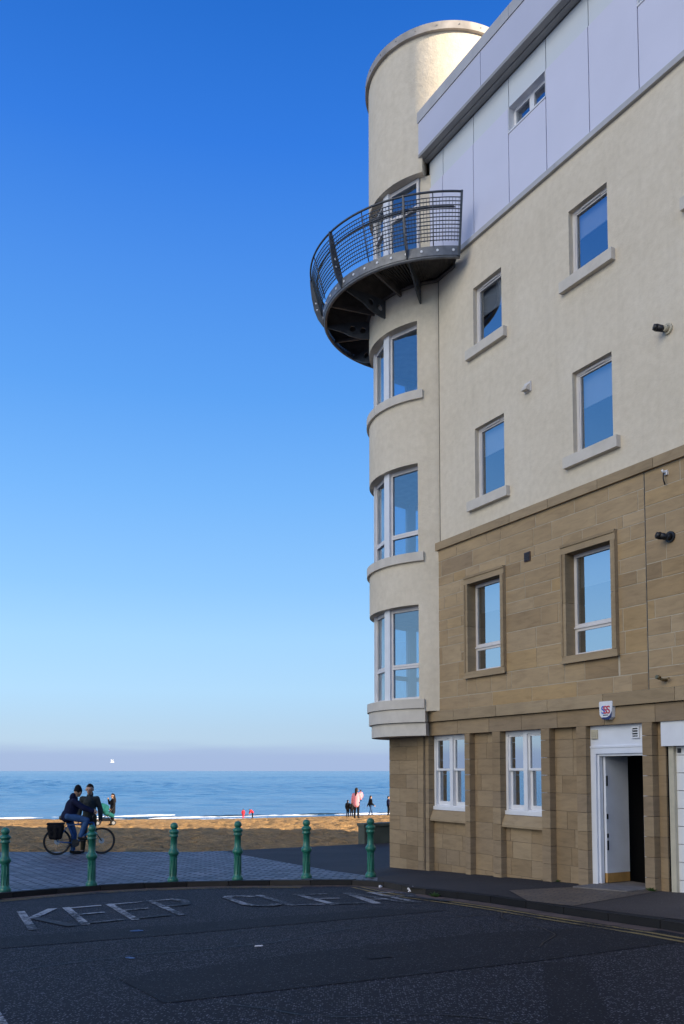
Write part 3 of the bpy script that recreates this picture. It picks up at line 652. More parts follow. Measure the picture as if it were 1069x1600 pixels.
# windows with stone surrounds
for q in OPS:
    a0, a1, c0, c1 = q; mb = B()
    mb.box(a0 - .095, a1 + .095, -0.05, 0.19, c0 - 0.1, c0); zmid = c0 + (c1 - c0) * 0.52
    for s0, s1 in ((a0 - .095, a0), (a1, a1 + .095)):
        mb.box(s0, s1, -0.05, 0.19, c0 + 0.002, zmid - 0.003); mb.box(s0, s1, -0.05, 0.19, zmid + 0.003, c1 - 0.002)
    mb.box(a0 - .095, a1 + .095, -0.05, 0.19, c1, c1 + 0.14); mb.box(a0 - .115, a1 + .115, -0.066, -0.045, c0 - 0.112, c0 - 0.07)
    mb.box(a0 - .095, a0 - .06, -0.065, -0.0485, c0, c1); mb.box(a1 + .06, a1 + .095, -0.065, -0.0485, c0, c1); mb.box(a0 - .095, a1 + .095, -0.065, -0.0485, c1 + 0.10, c1 + 0.14)
    s_ = mb.build('window_surround', 'band', BL)
    mb = B(); zt = c0 + 0.435; pane_frame(mb, a0, a1, zt, c1, 0.135, 0.055, 0.06); pane_frame(mb, a0, a1, c0, zt - 0.004, 0.135, 0.05, 0.06); mb.box(a0, a1, 0.115, 0.14, zt - 0.012, zt + 0.012); mb.box(a0, a1, 0.10, 0.15, c0 - 0.0, c0 + 0.02)
    w = mb.build('window', 'offwhite', BL)
    mb = B(); mb.face([(a0 + .04, 0.150, c0 + .04), (a1 - .04, 0.150, c0 + .04), (a1 - .04, 0.150, c1 - .05), (a0 + .04, 0.150, c1 - .05)]); mb.build('glass', 'low_glass', w)
    mb = B(); mb.box(a0 + .02, a1 - .02, 0.25, 0.254, c1 - 0.5, c1); mb.build('blind', 'blind', w)
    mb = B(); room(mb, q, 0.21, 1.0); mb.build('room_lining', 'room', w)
# sash windows of the ground floor
for a0, a1, c0, c1 in OPG:
    mid = (a0 + a1) / 2; mb = B(); o = 0.125
    pane_frame(mb, a0, a1, c0, c1, o, 0.055, 0.12); mb.box(mid - 0.045, mid + 0.045, o - 0.012, o + 0.12, c0 + 0.05, c1 - 0.05); mb.box(a0, a1, o - 0.03, o + 0.05, c0 - 0.03, c0 + 0.035)
    w = mb.build('sash_window', 'white', BL); gm = B(); zm = c0 + (c1 - c0) * 0.53
    for s0, s1 in ((a0 + .055, mid - .045), (mid + .045, a1 - .055)):
        mb = B(); pane_frame(mb, s0, s1, zm - 0.02, c1 - 0.055, o + 0.02, 0.04, 0.035); mb.box(s0 + 0.1, s1 - 0.1, o + 0.005, o + 0.022, c1 - 0.075, c1 - 0.058); mb.build('upper_sash', 'white', w)
        mb = B(); pane_frame(mb, s0, s1, c0 + 0.055, zm + 0.02, o + 0.062, 0.045, 0.035); mb.box(s0 + .04, s1 - .04, o + 0.06, o + 0.1, c0 + 0.098, c0 + 0.13); mb.build('lower_sash', 'white', w)
        gm.face([(s0 + .03, o + 0.04, zm), (s1 - .03, o + 0.04, zm), (s1 - .03, o + 0.04, c1 - .08), (s0 + .03, o + 0.04, c1 - .08)]); gm.face([(s0 + .03, o + 0.082, c0 + .08), (s1 - .03, o + 0.082, c0 + .08), (s1 - .03, o + 0.082, zm), (s0 + .03, o + 0.082, zm)])
    gm.build('glass', 'sash_glass', w)
    mb = B(); mb.prism([(a0, 0.13, c0 - 0.03), (a0, 0.085, c0 - 0.04), (a0, 0.02, c0 - 0.20), (a0, 0.02, c0 - 0.235), (a0, 0.13, c0 - 0.235)], (a1 - a0 + 0.0, 0, 0)); mb.build('sill', 'band', w)
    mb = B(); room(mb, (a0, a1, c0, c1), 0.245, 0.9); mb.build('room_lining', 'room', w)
# door
zd = zp(8.75) - 0.0
mb = B(); o = 0.09
mb.box(9.165, 9.266, o, o + 0.10, 0.30, 2.345); mb.box(8.219, 8.30, o, o + 0.10, 0.32, 2.345); mb.box(8.30, 9.165, o, o + 0.10, 2.25, 2.345); mb.box(9.13, 9.165, o + 0.035, o + 0.10, 0.32, 2.25); mb.box(8.30, 8.325, o + 0.035, o + 0.10, 0.32, 2.25); mb.box(8.325, 9.13, o + 0.035, o + 0.10, 2.215, 2.25)
mb.box(8.219, 9.266, o + 0.006, o + 0.10, 2.348, 2.66); mb.box(8.219, 9.266, o - 0.01, o + 0.02, 2.335, 2.362)
dr = mb.build('doorway', 'door', BL)
mb = B(); mb.box(9.085, 9.128, 0.20, 0.66, 0.52, 2.212); lf = mb.build('door', 'door', BL)
mb = B(); mb.box(9.083, 9.130, 0.205, 0.655, 0.385, 0.517); mb.build('kick_board', 'wood', lf)
for z0, z1 in ((1.78, 1.93), (1.30, 1.375), (1.03, 1.09), (0.85, 0.99)):
    mb = B(); mb.box(9.078, 9.092, 0.205, 0.235, z0, z1); mb.build('lock', 'black', lf)
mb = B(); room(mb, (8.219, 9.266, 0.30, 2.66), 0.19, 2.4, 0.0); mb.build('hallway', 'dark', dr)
mb = B(); mb.box(8.30, 9.165, 0.1, 0.7, 0.25, 0.375); mb.build('threshold', 'step', dr)
mb = B(); mb.box(9.115, 9.235, 0.072, 0.096, 2.465, 2.60); 
for k in range(4): mb.box(9.125, 9.225, 0.062, 0.074, 2.475 + k * 0.03, 2.492 + k * 0.03)
mb.build('vent_grille', 'beige', BL)
mb = B(); pane_frame(mb, 8.335, 8.475, 2.455, 2.615, 0.066, 0.02, 0.03)
for k in range(3): mb.box(8.355, 8.455, 0.068, 0.084, 2.492 + k * 0.036, 2.505 + k * 0.036)
vg = mb.build('vent_grille', 'white', BL); mb = B(); mb.box(8.35, 8.46, 0.086, 0.094, 2.47, 2.60); mb.build('grille_back', 'black', vg)
# garage
mb = B(); mb.box(5.0, 7.93, 0.03, 0.16, 2.33, 2.70); gd = mb.build('garage_door', 'white', BL)
mb = B(); z = 0.33
while z < 2.3:
    mb.box(5.0, 7.80, 0.165, 0.2, z + 0.004, min(z + 0.235, 2.33) - 0.004); z += 0.235
mb.build('door_panels', 'white', gd); mb = B(); mb.box(5.0, 7.9, 0.2, 0.25, -0.2, 2.4); mb.build('door_backing', 'groove', gd)
mb = B(); mb.box(7.80, 7.88, 0.11, 0.2, -0.1, 2.33); mb.build('door_frame', 'beige', gd)
mb = B(); mb.box(7.72, 7.77, 0.15, 0.164, 2.24, 2.30); mb.build('lock', 'black', gd)

# ------------------------------------------------------------------ round corner tower with bay windows
ZB = [3.11, 3.345, 5.12, 6.11, 7.83, 9.24, 10.62, 11.40, 13.57]
RW = 1.59
def shell(mb, r, a0, a1, z0, z1, step=2.0, sm=True):
    n = max(1, int(round((a1 - a0) / step))); i0 = [mb.vert(cy(a0 + (a1 - a0) * k / n, r, z0)) for k in range(n + 1)]; i1 = [mb.vert(cy(a0 + (a1 - a0) * k / n, r, z1)) for k in range(n + 1)]
    for k in range(n): mb.idx([i0[k], i0[k + 1], i1[k + 1], i1[k]], sm)
def ring(mb, r0, r1, a0, a1, z, step=2.0):
    n = max(1, int(round((a1 - a0) / step)))
    for k in range(n):
        p, q = a0 + (a1 - a0) * k / n, a0 + (a1 - a0) * (k + 1) / n
        mb.face([cy(p, r0, z), cy(q, r0, z), cy(q, r1, z), cy(p, r1, z)])
def arc_solid(mb, r0, r1, a0, a1, z0, z1, step=2.0):
    shell(mb, r1, a0, a1, z0, z1, step); shell(mb, r0, a0, a1, z0, z1, step); ring(mb, r0, r1, a0, a1, z0, step); ring(mb, r0, r1, a0, a1, z1, step)
    for a in (a0, a1): mb.face([cy(a, r0, z0), cy(a, r1, z0), cy(a, r1, z1), cy(a, r0, z1)])
AL, AR = -34.0, 124.0; FAC = [AL + 31.6 * k for k in range(6)]
mb = B()
for z0, z1 in ((3.11, 3.345), (5.12, 6.11), (7.83, 9.24), (10.62, 11.40)):
    arc_solid(mb, 1.30, RW, -50.5, 140.5, z0, z1)
for z0, z1 in ((3.345, 5.12), (6.11, 7.83), (9.24, 10.62)):
    arc_solid(mb, 1.30, RW, -50.5, AL, z0, z1); arc_solid(mb, 1.30, RW, AR, 140.5, z0, z1)
arc_solid(mb, 1.30, RW, AR, 140.5, 11.40, 13.57); arc_solid(mb, 1.30, 1.44, -50, -35, 11.40, 13.57)
arc_solid(mb, 1.30, RW, -38.5, 141.0, 13.57, 14.2)
arc_solid(mb, 1.30, RW, -180, 180, 14.2, 16.34)
mb.build('tower_wall', 'render', BL)
mb = B(); arc_solid(mb, 1.2, 1.66, -180, 180, 16.34, 16.50); rim = mb.build('tower_roof_cap', 'rimcap', BL)
mb = B(); mb.lathe([(0.0, 0), (0.001, 0)], 3) if False else None
n_ = 60; mb.face([cy(360 * k / n_, 1.64, 16.46) for k in range(n_)]); mb.build('roof_disc', 'rimcap', rim)
for k in range(24):
    mb = B(); a = -170 + k * 15; mb.tube([cy(a, 1.655, 16.42), cy(a, 1.672, 16.42)], 0.010, 8); mb.build('cap_bolt', 'steel_lite', rim)
# sills and base mouldings
for z0 in (9.07, 5.94, 3.165):
    mb = B(); arc_solid(mb, 1.0, 1.645, -38.2, 5.5, z0, z0 + 0.17); arc_solid(mb, 1.0, 1.645, 5.8, 66, z0, z0 + 0.17); arc_solid(mb, 1.0, 1.645, 66.3, 128, z0, z0 + 0.17); mb.build('bay_sill', 'trim', BL)
mb = B(); arc_solid(mb, 0.5, 1.61, -38.4, 128.6, 2.908, 3.158); mb.build('base_moulding', 'trim', BL)
mb = B(); arc_solid(mb, 0.0, 1.555, -38.2, 128.4, 2.657, 2.90); mb.build('base_moulding', 'trim', BL)
# interior of the bays: floors and ceilings, party walls
for z0, z1 in ((3.345, 5.12), (6.11, 7.83), (9.24, 10.62), (11.40, 13.57)):
    mb = B()
    for zz in (z0 - 0.012, z1 + 0.012):
        mb.face([(12.62, 0.06, zz)] + [cy(a, 1.42, zz) for a in range(-44, 136, 6)] + [(14.6, 2.9, zz), (12.62, 2.9, zz)])
    mb.face([(12.62, 0.06, z0), (12.62, 2.9, z0), (12.62, 2.9, z1), (12.62, 0.06, z1)])
    mb.build('bay_room_lining', 'ceil', BL)
def bay_light(z0, z1, zt, name, k0=0):
    mb = B(); gm = B()
    for i in range(5):
        p, q = Vector(cy(FAC[i], 1.47, 0)), Vector(cy(FAC[i + 1], 1.47, 0)); d = (q - p).normalized(); nin = Vector((-d.y, d.x, 0))
        if nin.dot(Vector((TCX, TCO, 0)) - p) < 0: nin = -nin
        ln = (q - p).length; off = 0.075
        def bx(u0, u1, w0, w1, c0, c1):
            c = [p + d * u + nin * w for u in (u0, u1) for w in (w0, w1)]
            idx = [mb.vert((e.x, e.y, z)) for e in c for z in (c0, c1)]
            for f in ((0, 1, 3, 2), (4, 6, 7, 5), (0, 4, 5, 1), (2, 3, 7, 6), (0, 2, 6, 4), (1, 5, 7, 3)): mb.idx([idx[e] for e in f])
        a0 = off if i > 0 else 0.0; a1 = ln - (off if i < 4 else 0.0); fw = 0.05
        bx(a0, a0 + fw, 0, 0.06, z0, z1); bx(a1 - fw, a1, 0, 0.06, z0, z1); bx(a0 + fw, a1 - fw, 0, 0.06, z0, z0 + fw); bx(a0 + fw, a1 - fw, 0, 0.06, z1 - 0.075, z1)
        if zt: bx(a0 + fw, a1 - fw, -0.012, 0.06, zt - 0.045, zt - 0.004); bx(a0 + fw, a1 - fw, 0.0, 0.06, zt + 0.004, zt + 0.045)
        g = [p + d * u + nin * 0.03 for u in (a0 + fw - 0.01, a1 - fw + 0.01)]
        gm.face([(g[0].x, g[0].y, z0 + .03), (g[1].x, g[1].y, z0 + .03), (g[1].x, g[1].y, z1 - .03), (g[0].x, g[0].y, z1 - .03)])
    w = mb.build(name, 'offwhite', BL); gm.build('glass', 'bay_glass', w)
    for i in range(1, 5):
        pm = B(); c = []
        for r_, s_ in ((1.50, -3.4), (1.50, 3.4), (1.36, 3.3), (1.36, -3.3)): c.append(cy(FAC[i] + s_, r_, z0))
        pm.prism(c, (0, 0, z1 - z0)); pm.build('mullion_post', 'white', w)
    return w
bay_light(9.24, 10.62, None, 'bay_window'); bay_light(6.11, 7.83, 6.54, 'bay_window'); bay_light(3.345, 5.12, 3.99, 'bay_window')
bd = bay_light(11.42, 13.56, 12.98, 'balcony_door')
mb = B(); mb.box(13.05, 13.16, 0.02, 0.25, 11.4, 13.6); mb.build('door_jamb', 'offwhite', bd)
# rainwater stub / flue etc. are separate things further down

# ------------------------------------------------------------------ balcony
BCX, BCO = 14.02, 0.78
BA, BE = -65.0, 152.0; FINS = [-41.5, -4, 33.5, 71, 108.5, 146]
def bc(ang, r, z): th = R_(ang); return (BCX + r * math.sin(th), BCO - r * math.cos(th), z)
def rad(z): return 2.31 + (z - 11.22) * (2.59 - 2.31) / (12.24 - 11.22)
def wall_r(ang):                                   # where a spoke of the balcony meets the tower or the flat wall
    th = R_(ang); dx, dy = math.sin(th), -math.cos(th); ox, oy = BCX - TCX, BCO - TCO
    bq = ox * dx + oy * dy; r1 = -bq + math.sqrt(max(0, bq * bq - (ox * ox + oy * oy - RW * RW)))
    r2 = BCO / math.cos(th) if math.cos(th) > 0.15 else 9; r3 = (14.66 - BCX) / math.sin(th) if math.sin(th) > 0.15 else 9
    return min(2.24, max(r1, min(r2, r3))) - 0.01
def bshell(mb, rf, z0, z1, n=110):
    i0 = [mb.vert(bc(BA + (BE - BA) * k / n, rf, z0)) for k in range(n + 1)]; i1 = [mb.vert(bc(BA + (BE - BA) * k / n, rf, z1)) for k in range(n + 1)]
    for k in range(n): mb.idx([i0[k], i0[k + 1], i1[k + 1], i1[k]], True)
def bring(mb, z, f0, f1, n=110):
    for k in range(n):
        p, q = BA + (BE - BA) * k / n, BA + (BE - BA) * (k + 1) / n; mb.face([bc(p, f0(p), z), bc(q, f0(q), z), bc(q, f1(q), z), bc(p, f1(p), z)])
bal = thing('balcony', 'grey steel balcony with mesh railing curving round the tower under its top door', 'balcony', K0, math.pi / 2 + A)
mb = B(); bring(mb, 11.37, wall_r, lambda a: 2.29); bring(mb, 11.35, wall_r, lambda a: 2.29)
a = BA + 1
while a < BE:                                      # grating bars under the deck
    mb.face([bc(a, wall_r(a), 11.349), bc(a, 2.28, 11.349), bc(a, 2.28, 11.30), bc(a, wall_r(a), 11.30)]); a += 1.7
mb.build('deck', 'steel_mid', bal)
mb = B(); bshell(mb, 2.335, 11.235, 11.41); bshell(mb, 2.323, 11.235, 11.41); bring(mb, 11.41, lambda a: 2.323, lambda a: 2.335); bring(mb, 11.235, lambda a: 2.323, lambda a: 2.335); mb.build('fascia_plate', 'steel_lite', bal)
arc = lambda r, z, n=90, e=0: [bc(BA + e + (BE - BA - 2 * e) * k / n, r, z) for k in range(n + 1)]
mb = B(); mb.tube(arc(2.29, 11.225), 0.034, 8); mb.build('edge_tube', 'steel_lite', bal)
mb = B(); mb.tube([bc(BA + (BE - BA) * k / 90, wall_r(BA + (BE - BA) * k / 90) + 0.04, 11.32) for k in range(91)], 0.04, 6); mb.build('wall_angle', 'steel_mid', bal)
for a in range(-62, 150, 7):
    mb = B(); mb.tube([bc(a, 2.33, 11.325), bc(a, 2.347, 11.325)], 0.023, 10); mb.build('bolt_head', 'bolt', bal)
for a in [x + 18.7 for x in FINS[:-1]]:
    mb = B(); c = [bc(a - 0.6, wall_r(a), 11.345), bc(a - 0.6, 2.28, 11.345), bc(a - 0.6, 2.28, 11.26), bc(a - 0.6, wall_r(a), 11.20)]; p0, p1 = Vector(bc(a - 0.6, 2, 0)), Vector(bc(a + 0.6, 2, 0)); mb.prism(c, tuple(p1 - p0)); mb.build('deck_beam', 'steel_mid', bal)
def fin(a):
    w = wall_r(a); th = 0.36
    outl = [(2.63, 12.25), (2.565, 12.25), (2.44, 11.80), (2.36, 11.55), (2.30, 11.40), (2.30, 11.24), (2.18, 11.27), (w - .02, 11.345), (w - .02, 10.93), (w + .10, 10.935), (w + .25, 10.965), (w + .42, 11.02), (w + .56, 11.10), (2.35, 11.24), (2.46, 11.40), (2.54, 11.60), (2.59, 11.85), (2.62, 12.1)]
    bm = bmesh.new(); p0, p1 = Vector(bc(a - th, 2.2, 0)), Vector(bc(a + th, 2.2, 0)); ex = L(tuple(p1)) - L(tuple(p0))
    def loop(pts):
        vs = [bm.verts.new(L(bc(a - th, r, z))) for r, z in pts]
        for i in range(len(vs)): bm.edges.new((vs[i], vs[(i + 1) % len(vs)]))
    loop(outl)
    for r, z in ((w + 0.14, 11.12), (w + 0.36, 11.165)): loop([(r + .062 * math.cos(2 * math.pi * k / 16), z + .062 * math.sin(2 * math.pi * k / 16)) for k in range(16)])
    bmesh.ops.triangle_fill(bm, use_beauty=True, use_dissolve=False, edges=bm.edges[:])
    g = bmesh.ops.extrude_face_region(bm, geom=bm.faces[:]); bmesh.ops.translate(bm, vec=ex, verts=[v for v in g['geom'] if isinstance(v, bmesh.types.BMVert)]); bmesh.ops.recalc_face_normals(bm, faces=bm.faces)
    me = bpy.data.meshes.new('bracket_fin'); bm.to_mesh(me); bm.free(); me.materials.append(M['steel']); f = bpy.data.objects.new('bracket_fin', me); COL.objects.link(f); f.parent = bal
    dd = (p1 - p0).normalized()
    for r, z in ((2.475, 11.60), (2.50, 11.74)):
        mb = B(); c = Vector(bc(a, r, z)); mb.tube([tuple(c - dd * 0.022), tuple(c + dd * 0.022)], 0.018, 8); mb.build('fin_bolt', 'bolt', f)
for a in FINS: fin(a)
mb = B(); c = [bc(BA, r, z) for r, z in ((2.63, 12.25), (2.57, 12.25), (2.29, 11.21), (2.35, 11.21))]; p0, p1 = Vector(bc(BA - .3, 2.5, 0)), Vector(bc(BA + .5, 2.5, 0)); mb.prism(c, tuple(p1 - p0)); mb.build('end_post', 'steel', bal)
mb = B(); mb.tube(arc(2.60, 12.24), 0.020, 8); mb.build('top_rail', 'steel', bal)
mb = B(); mb.tube(arc(2.46, 12.05, 90, 3), 0.018, 8)
for a in [x + q for x in FINS for q in (3, -3)] + [BA + 3]: mb.tube([bc(a, 2.46, 12.05), bc(a, 2.54, 11.99)], 0.011, 6)
mb.build('hand_rail', 'steel', bal)
mb = B()
for k in range(12):
    z = 11.485 + k * 0.061; mb.tube(arc(rad(z), z, 80), 0.0095, 5)
a = BA
while a < BE: mb.tube([bc(a, rad(11.47) - 0.01, 11.47), bc(a, rad(12.16) - 0.01, 12.16)], 0.0038, 4); a += 1.3
mb.build('mesh_railing', 'steel', bal)
for f0, f1 in zip([BA] + FINS, FINS):
    mb = B(); a = (f0 + f1) / 2; mb.tube([bc(a, rad(11.4), 11.4), bc(a, rad(12.24), 12.24)], 0.010, 6); mb.build('baluster', 'steel', bal)

# ------------------------------------------------------------------ things fixed to the wall
def at_wall(name, label, cat, tt, z, group=None, o=0.0):
    p = wp(tt, D + o, z); return thing(name, label, cat, p, math.pi / 2 + A, group)   # local x along street, y outward
def wall_light(tt, z, label):
    r = at_wall('wall_light', label, 'light', tt, z, 'black spotlights on the wall')
    mb = MB(); mb.tube([(0, -0.002, 0), (0, 0.03, 0)], 0.075, 16); mb.tube([(0, 0.03, 0), (0, 0.09, -0.01)], [0.05, 0.035], 12); mb.build('base', 'beige' if z > 6 else 'black', r)
    mb = MB(); mb.tube([(0.01, 0.05, -0.01), (0.03, 0.08, 0.0), (0.07, 0.15, 0.015)], [0.035, 0.045, 0.05], 12); mb.tube([(0.066, 0.145, 0.014), (0.09, 0.185, 0.025)], [0.052, 0.04], 14); mb.build('lamp_head', 'black', r)
wall_light(7.62, 7.93, 'black tilted spotlight on the cream render beside the bright reflected patch'); wall_light(7.66, 5.10, 'black tilted spotlight on the brown stone near the dark joint')
r = at_wall('extractor_vent', 'small pale hooded vent on cream wall between the windows', 'vent', 10.39, 8.226)
mb = MB(); mb.box(-.075, .075, -0.002, 0.025, -.075, .085); mb.build('back_plate', 'offwhite', r)
mb = MB(); mb.prism([(-.06, 0.02, .06), (-.06, 0.07, .02), (-.06, 0.11, -.04), (-.06, 0.11, -.06), (-.06, 0.02, -.06)], (.12, 0, 0)); mb.build('hood', 'trim', r)
r = at_wall('air_brick', 'small dark brown square vent set in the sandstone between two windows', 'vent', 10.464, 5.451)
mb = MB(); mb.box(-.07, .07, 0.0, 0.022, -.075, .075); mb.build('plate', 'brown', r)
mb = MB()
for k in range(4): mb.box(-.055, .055, 0.02, 0.03, -.06 + k * .033, -.042 + k * .033)
mb.build('louvre', 'black', r)
r = at_wall('cable_hook', 'small white hook with dangling black cable below the cornice', 'hook', 7.704, 5.98)
mb = MB(); mb.box(-.03, .03, -.002, .03, -.03, .03); mb.tube([(0, .03, 0), (0, .07, 0.0), (0, .09, .03)], .014, 8); mb.build('bracket', 'white', r)
mb = MB(); mb.tube([(0.0, .06, -.01), (0.01, .06, -.08), (-0.01, .05, -.17)], .009, 6); mb.build('cable', 'black', r)
r = at_wall('water_spout', 'short brass pipe spout just above the string course', 'spout', 7.787, 3.20)
mb = MB(); mb.tube([(0, -.01, 0.0), (0, .07, 0.0), (.02, .13, .03)], .02, 8); mb.build('pipe', 'brass', r)
mb = MB(); mb.tube([(.0, .06, 0), (-.09, .06, .02)], .012, 6); mb.tube([(.02, .11, .03), (.03, .16, .04)], .03, 8); mb.build('tap', 'brass', r)
# alarm box
r = at_wall('alarm_box', 'white and blue burglar alarm box with red and blue lettering above the door', 'alarm', 8.80, 2.86, None, -0.0)
mb = MB(); pr = [(-.115, .13), (.115, .13), (.125, .10), (.115, -.06), (.06, -.125), (-.06, -.135), (-.105, -.10), (-.125, .10)]
mb.prism([(x, 0.002, z) for x, z in pr], (0, 0.07, 0)); cs = mb.build('casing', 'white', r)
mb = MB(); mb.prism([(x, 0.0725, z) for x, z in [(-.116, -.02), (-.105, -.10), (-.06, -.135), (.06, -.125), (.08, -.098), (-.03, -.098), (-.075, -.075)]], (0, 0.004, 0)); mb.build('corner_flash', 'navy', cs)
def text_mesh(body, size, mat, parent, loc, rot, name='lettering', ext=0.001):
    cu = bpy.data.curves.new(name, 'FONT'); cu.body = body; cu.size = size; cu.extrude = ext; cu.align_x = 'CENTER'; cu.offset = 0.003; cu.space_character = 0.82
    tmp = bpy.data.objects.new(name, cu); COL.objects.link(tmp); bpy.context.view_layer.update()
    me = bpy.data.meshes.new_from_object(tmp.evaluated_get(bpy.context.evaluated_depsgraph_get())); bpy.data.objects.remove(tmp)
    me.materials.clear(); me.materials.append(M[mat]); ob = bpy.data.objects.new(name, me); COL.objects.link(ob); ob.parent = parent; ob.location = loc; ob.rotation_euler = rot; return ob
text_mesh('S', 0.155, 'blue', cs, (0.045, 0.075, -0.045), (R_(90), 0, R_(180))); text_mesh('SS', 0.155, 'red', cs, (-0.022, 0.077, -0.045), (R_(90), 0, R_(180)))
mb = MB(); mb.box(-.07, .075, 0.0725, 0.0765, 0.005, 0.017); mb.build('logo_bar', 'blue', cs)
mb = MB()
for k in range(6): mb.box(-.045 + k * .016, -.034 + k * .016, 0.0725, 0.0765, -.075, -.062)
mb.build('small_print', 'navy', cs)

# ------------------------------------------------------------------ bollards
BP = [(-5.39, 13.87), (-4.22, 14.60), (-2.95, 15.12), (-1.82, 15.09), (-0.62, 15.13), (0.50, 15.08)]
BLAB = ['green iron bollard at the far left end of the row, cut near the picture edge', 'green iron bollard standing in front of the bicycle front wheel', 'green iron bollard behind the second E of KEEP with bare sand behind', 'green iron bollard below the two children in red on the beach',
        'green iron bollard standing in front of the line between setts and tarmac', 'green iron bollard nearest the stone corner, in front of the low concrete wall']
b0 = thing('bollard', BLAB[0], 'bollard', (0, 0, 0), 0, 'green bollards along the promenade kerb')
mb = MB()
mb.lathe([(0.095, -0.05), (0.095, 0.04), (0.088, 0.055), (0.075, 0.07), (0.068, 0.085), (0.062, 0.10), (0.060, 0.42), (0.066, 0.43), (0.066, 0.445), (0.078, 0.455), (0.090, 0.475), (0.092, 0.50), (0.086, 0.525), (0.070, 0.54), (0.066, 0.555), (0.058, 0.565), (0.055, 0.76), (0.062, 0.765), (0.074, 0.775), (0.077, 0.79), (0.070, 0.805), (0.066, 0.82), (0.072, 0.835), (0.086, 0.85), (0.088, 0.865), (0.076, 0.885), (0.055, 0.90), (0.042, 0.912)], 24)
mb.build('post', 'green', b0)
mb = MB(); mb.lathe([(0.038, 0.905), (0.052, 0.918), (0.064, 0.94), (0.066, 0.96), (0.060, 0.985), (0.045, 1.005), (0.022, 1.017), (0.004, 1.02)], 20); mb.build('ball_cap', 'green', b0)
mb = MB()
for k in range(8): a = k * math.pi / 4; mb.tube([(0.06 * math.cos(a), 0.06 * math.sin(a), 0.10), (0.058 * math.cos(a), 0.058 * math.sin(a), 0.42)], 0.008, 6)
mb.build('fluting', 'green', b0)
for i, p in enumerate(BP):
    o = b0 if i == 0 else copy_tree(b0)
    o.location = (p[0], p[1], zw(p)); o.rotation_euler = (rnd.uniform(-.014, .014), rnd.uniform(-.014, .014), rnd.uniform(0, 1)); o['label'] = BLAB[i]

# low wall by the beach
sw = thing('low_wall', 'low dark concrete sea wall running behind the stone corner of the flats', 'wall', wp(21.6, 12.7, -0.1), A)
mb = MB(); mb.box(0, 30, -0.18, 0.18, -0.3, 0.50); mb.build('wall_body', plain('dark_concrete', (0.075, 0.085, 0.07), 0.9, var=0.3, scale=2, bstr=0.3), sw)
mb = MB(); mb.box(-0.03, 30, -0.21, 0.21, 0.50, 0.58); mb.build('coping', plain('mossy_coping', (0.09, 0.10, 0.08), 0.9, var=0.3, scale=3), sw)

# ------------------------------------------------------------------ people
SK = plain('skin', (0.42, 0.25, 0.17), 0.55, var=0.06)
def fabric(name, c): return plain(name, c, 0.85, var=0.22, scale=14, bstr=0.25, bscale=30, spec=0.2)
FAB = dict(navy=fabric('navy_jacket', (0.006, 0.009, 0.034)), grey=fabric('grey_green_jacket', (0.032, 0.039, 0.040)), jeans=fabric('blue_jeans', (0.035, 0.085, 0.20)), olive=fabric('olive_trousers', (0.05, 0.047, 0.03)), black=fabric('black_cloth', (0.006, 0.006, 0.008)),
           pink=fabric('pink_coat', (0.72, 0.26, 0.30)), red=fabric('red_coat', (0.62, 0.03, 0.045)), cream=fabric('cream_cloth', (0.55, 0.50, 0.36)), teal=fabric('teal_cloth', (0.008, 0.085, 0.082)), darkjeans=fabric('dark_jeans', (0.03, 0.07, 0.16)), hair=fabric('dark_hair', (0.018, 0.012, 0.009)), brownhair=fabric('brown_hair', (0.06, 0.03, 0.015)), shoe=fabric('dark_shoes', (0.014, 0.013, 0.014)))
def sphere(bm, c, r, sc=(1, 1, 1)):
    m = Matrix.Translation(c) @ Matrix.Diagonal((sc[0], sc[1], sc[2], 1)); bmesh.ops.create_icosphere(bm, subdivisions=2, radius=r, matrix=m)
def blob(name, caps, voxel, mat, parent, sm=3):
    bm = bmesh.new()
    for c in caps:
        if len(c) == 3: sphere(bm, Vector(c[0]), c[1], c[2]); continue
        p0, r0, p1, r1 = Vector(c[0]), c[1], Vector(c[2]), c[3]; sphere(bm, p0, r0); sphere(bm, p1, r1); d = p1 - p0
        if d.length > 1e-4:
            q = d.to_track_quat('Z', 'Y').to_matrix().to_4x4(); bmesh.ops.create_cone(bm, cap_ends=True, segments=14, radius1=r0, radius2=r1, depth=d.length, matrix=Matrix.Translation((p0 + p1) / 2) @ q)
    me = bpy.data.meshes.new(name); bm.to_mesh(me); bm.free(); tmp = bpy.data.objects.new(name, me); COL.objects.link(tmp)
    rm = tmp.modifiers.new('r', 'REMESH'); rm.mode = 'VOXEL'; rm.voxel_size = voxel; rm.use_smooth_shade = True
    s = tmp.modifiers.new('s', 'SMOOTH'); s.iterations = sm; s.factor = 0.5
    bpy.context.view_layer.update(); m2 = bpy.data.meshes.new_from_object(tmp.evaluated_get(bpy.context.evaluated_depsgraph_get())); bpy.data.objects.remove(tmp); bpy.data.meshes.remove(me)
    m2.name = name; m2.materials.clear(); m2.materials.append(mat)
    for p in m2.polygons: p.use_smooth = True
    o = bpy.data.objects.new(name, m2); COL.objects.link(o); o.parent = parent; return o
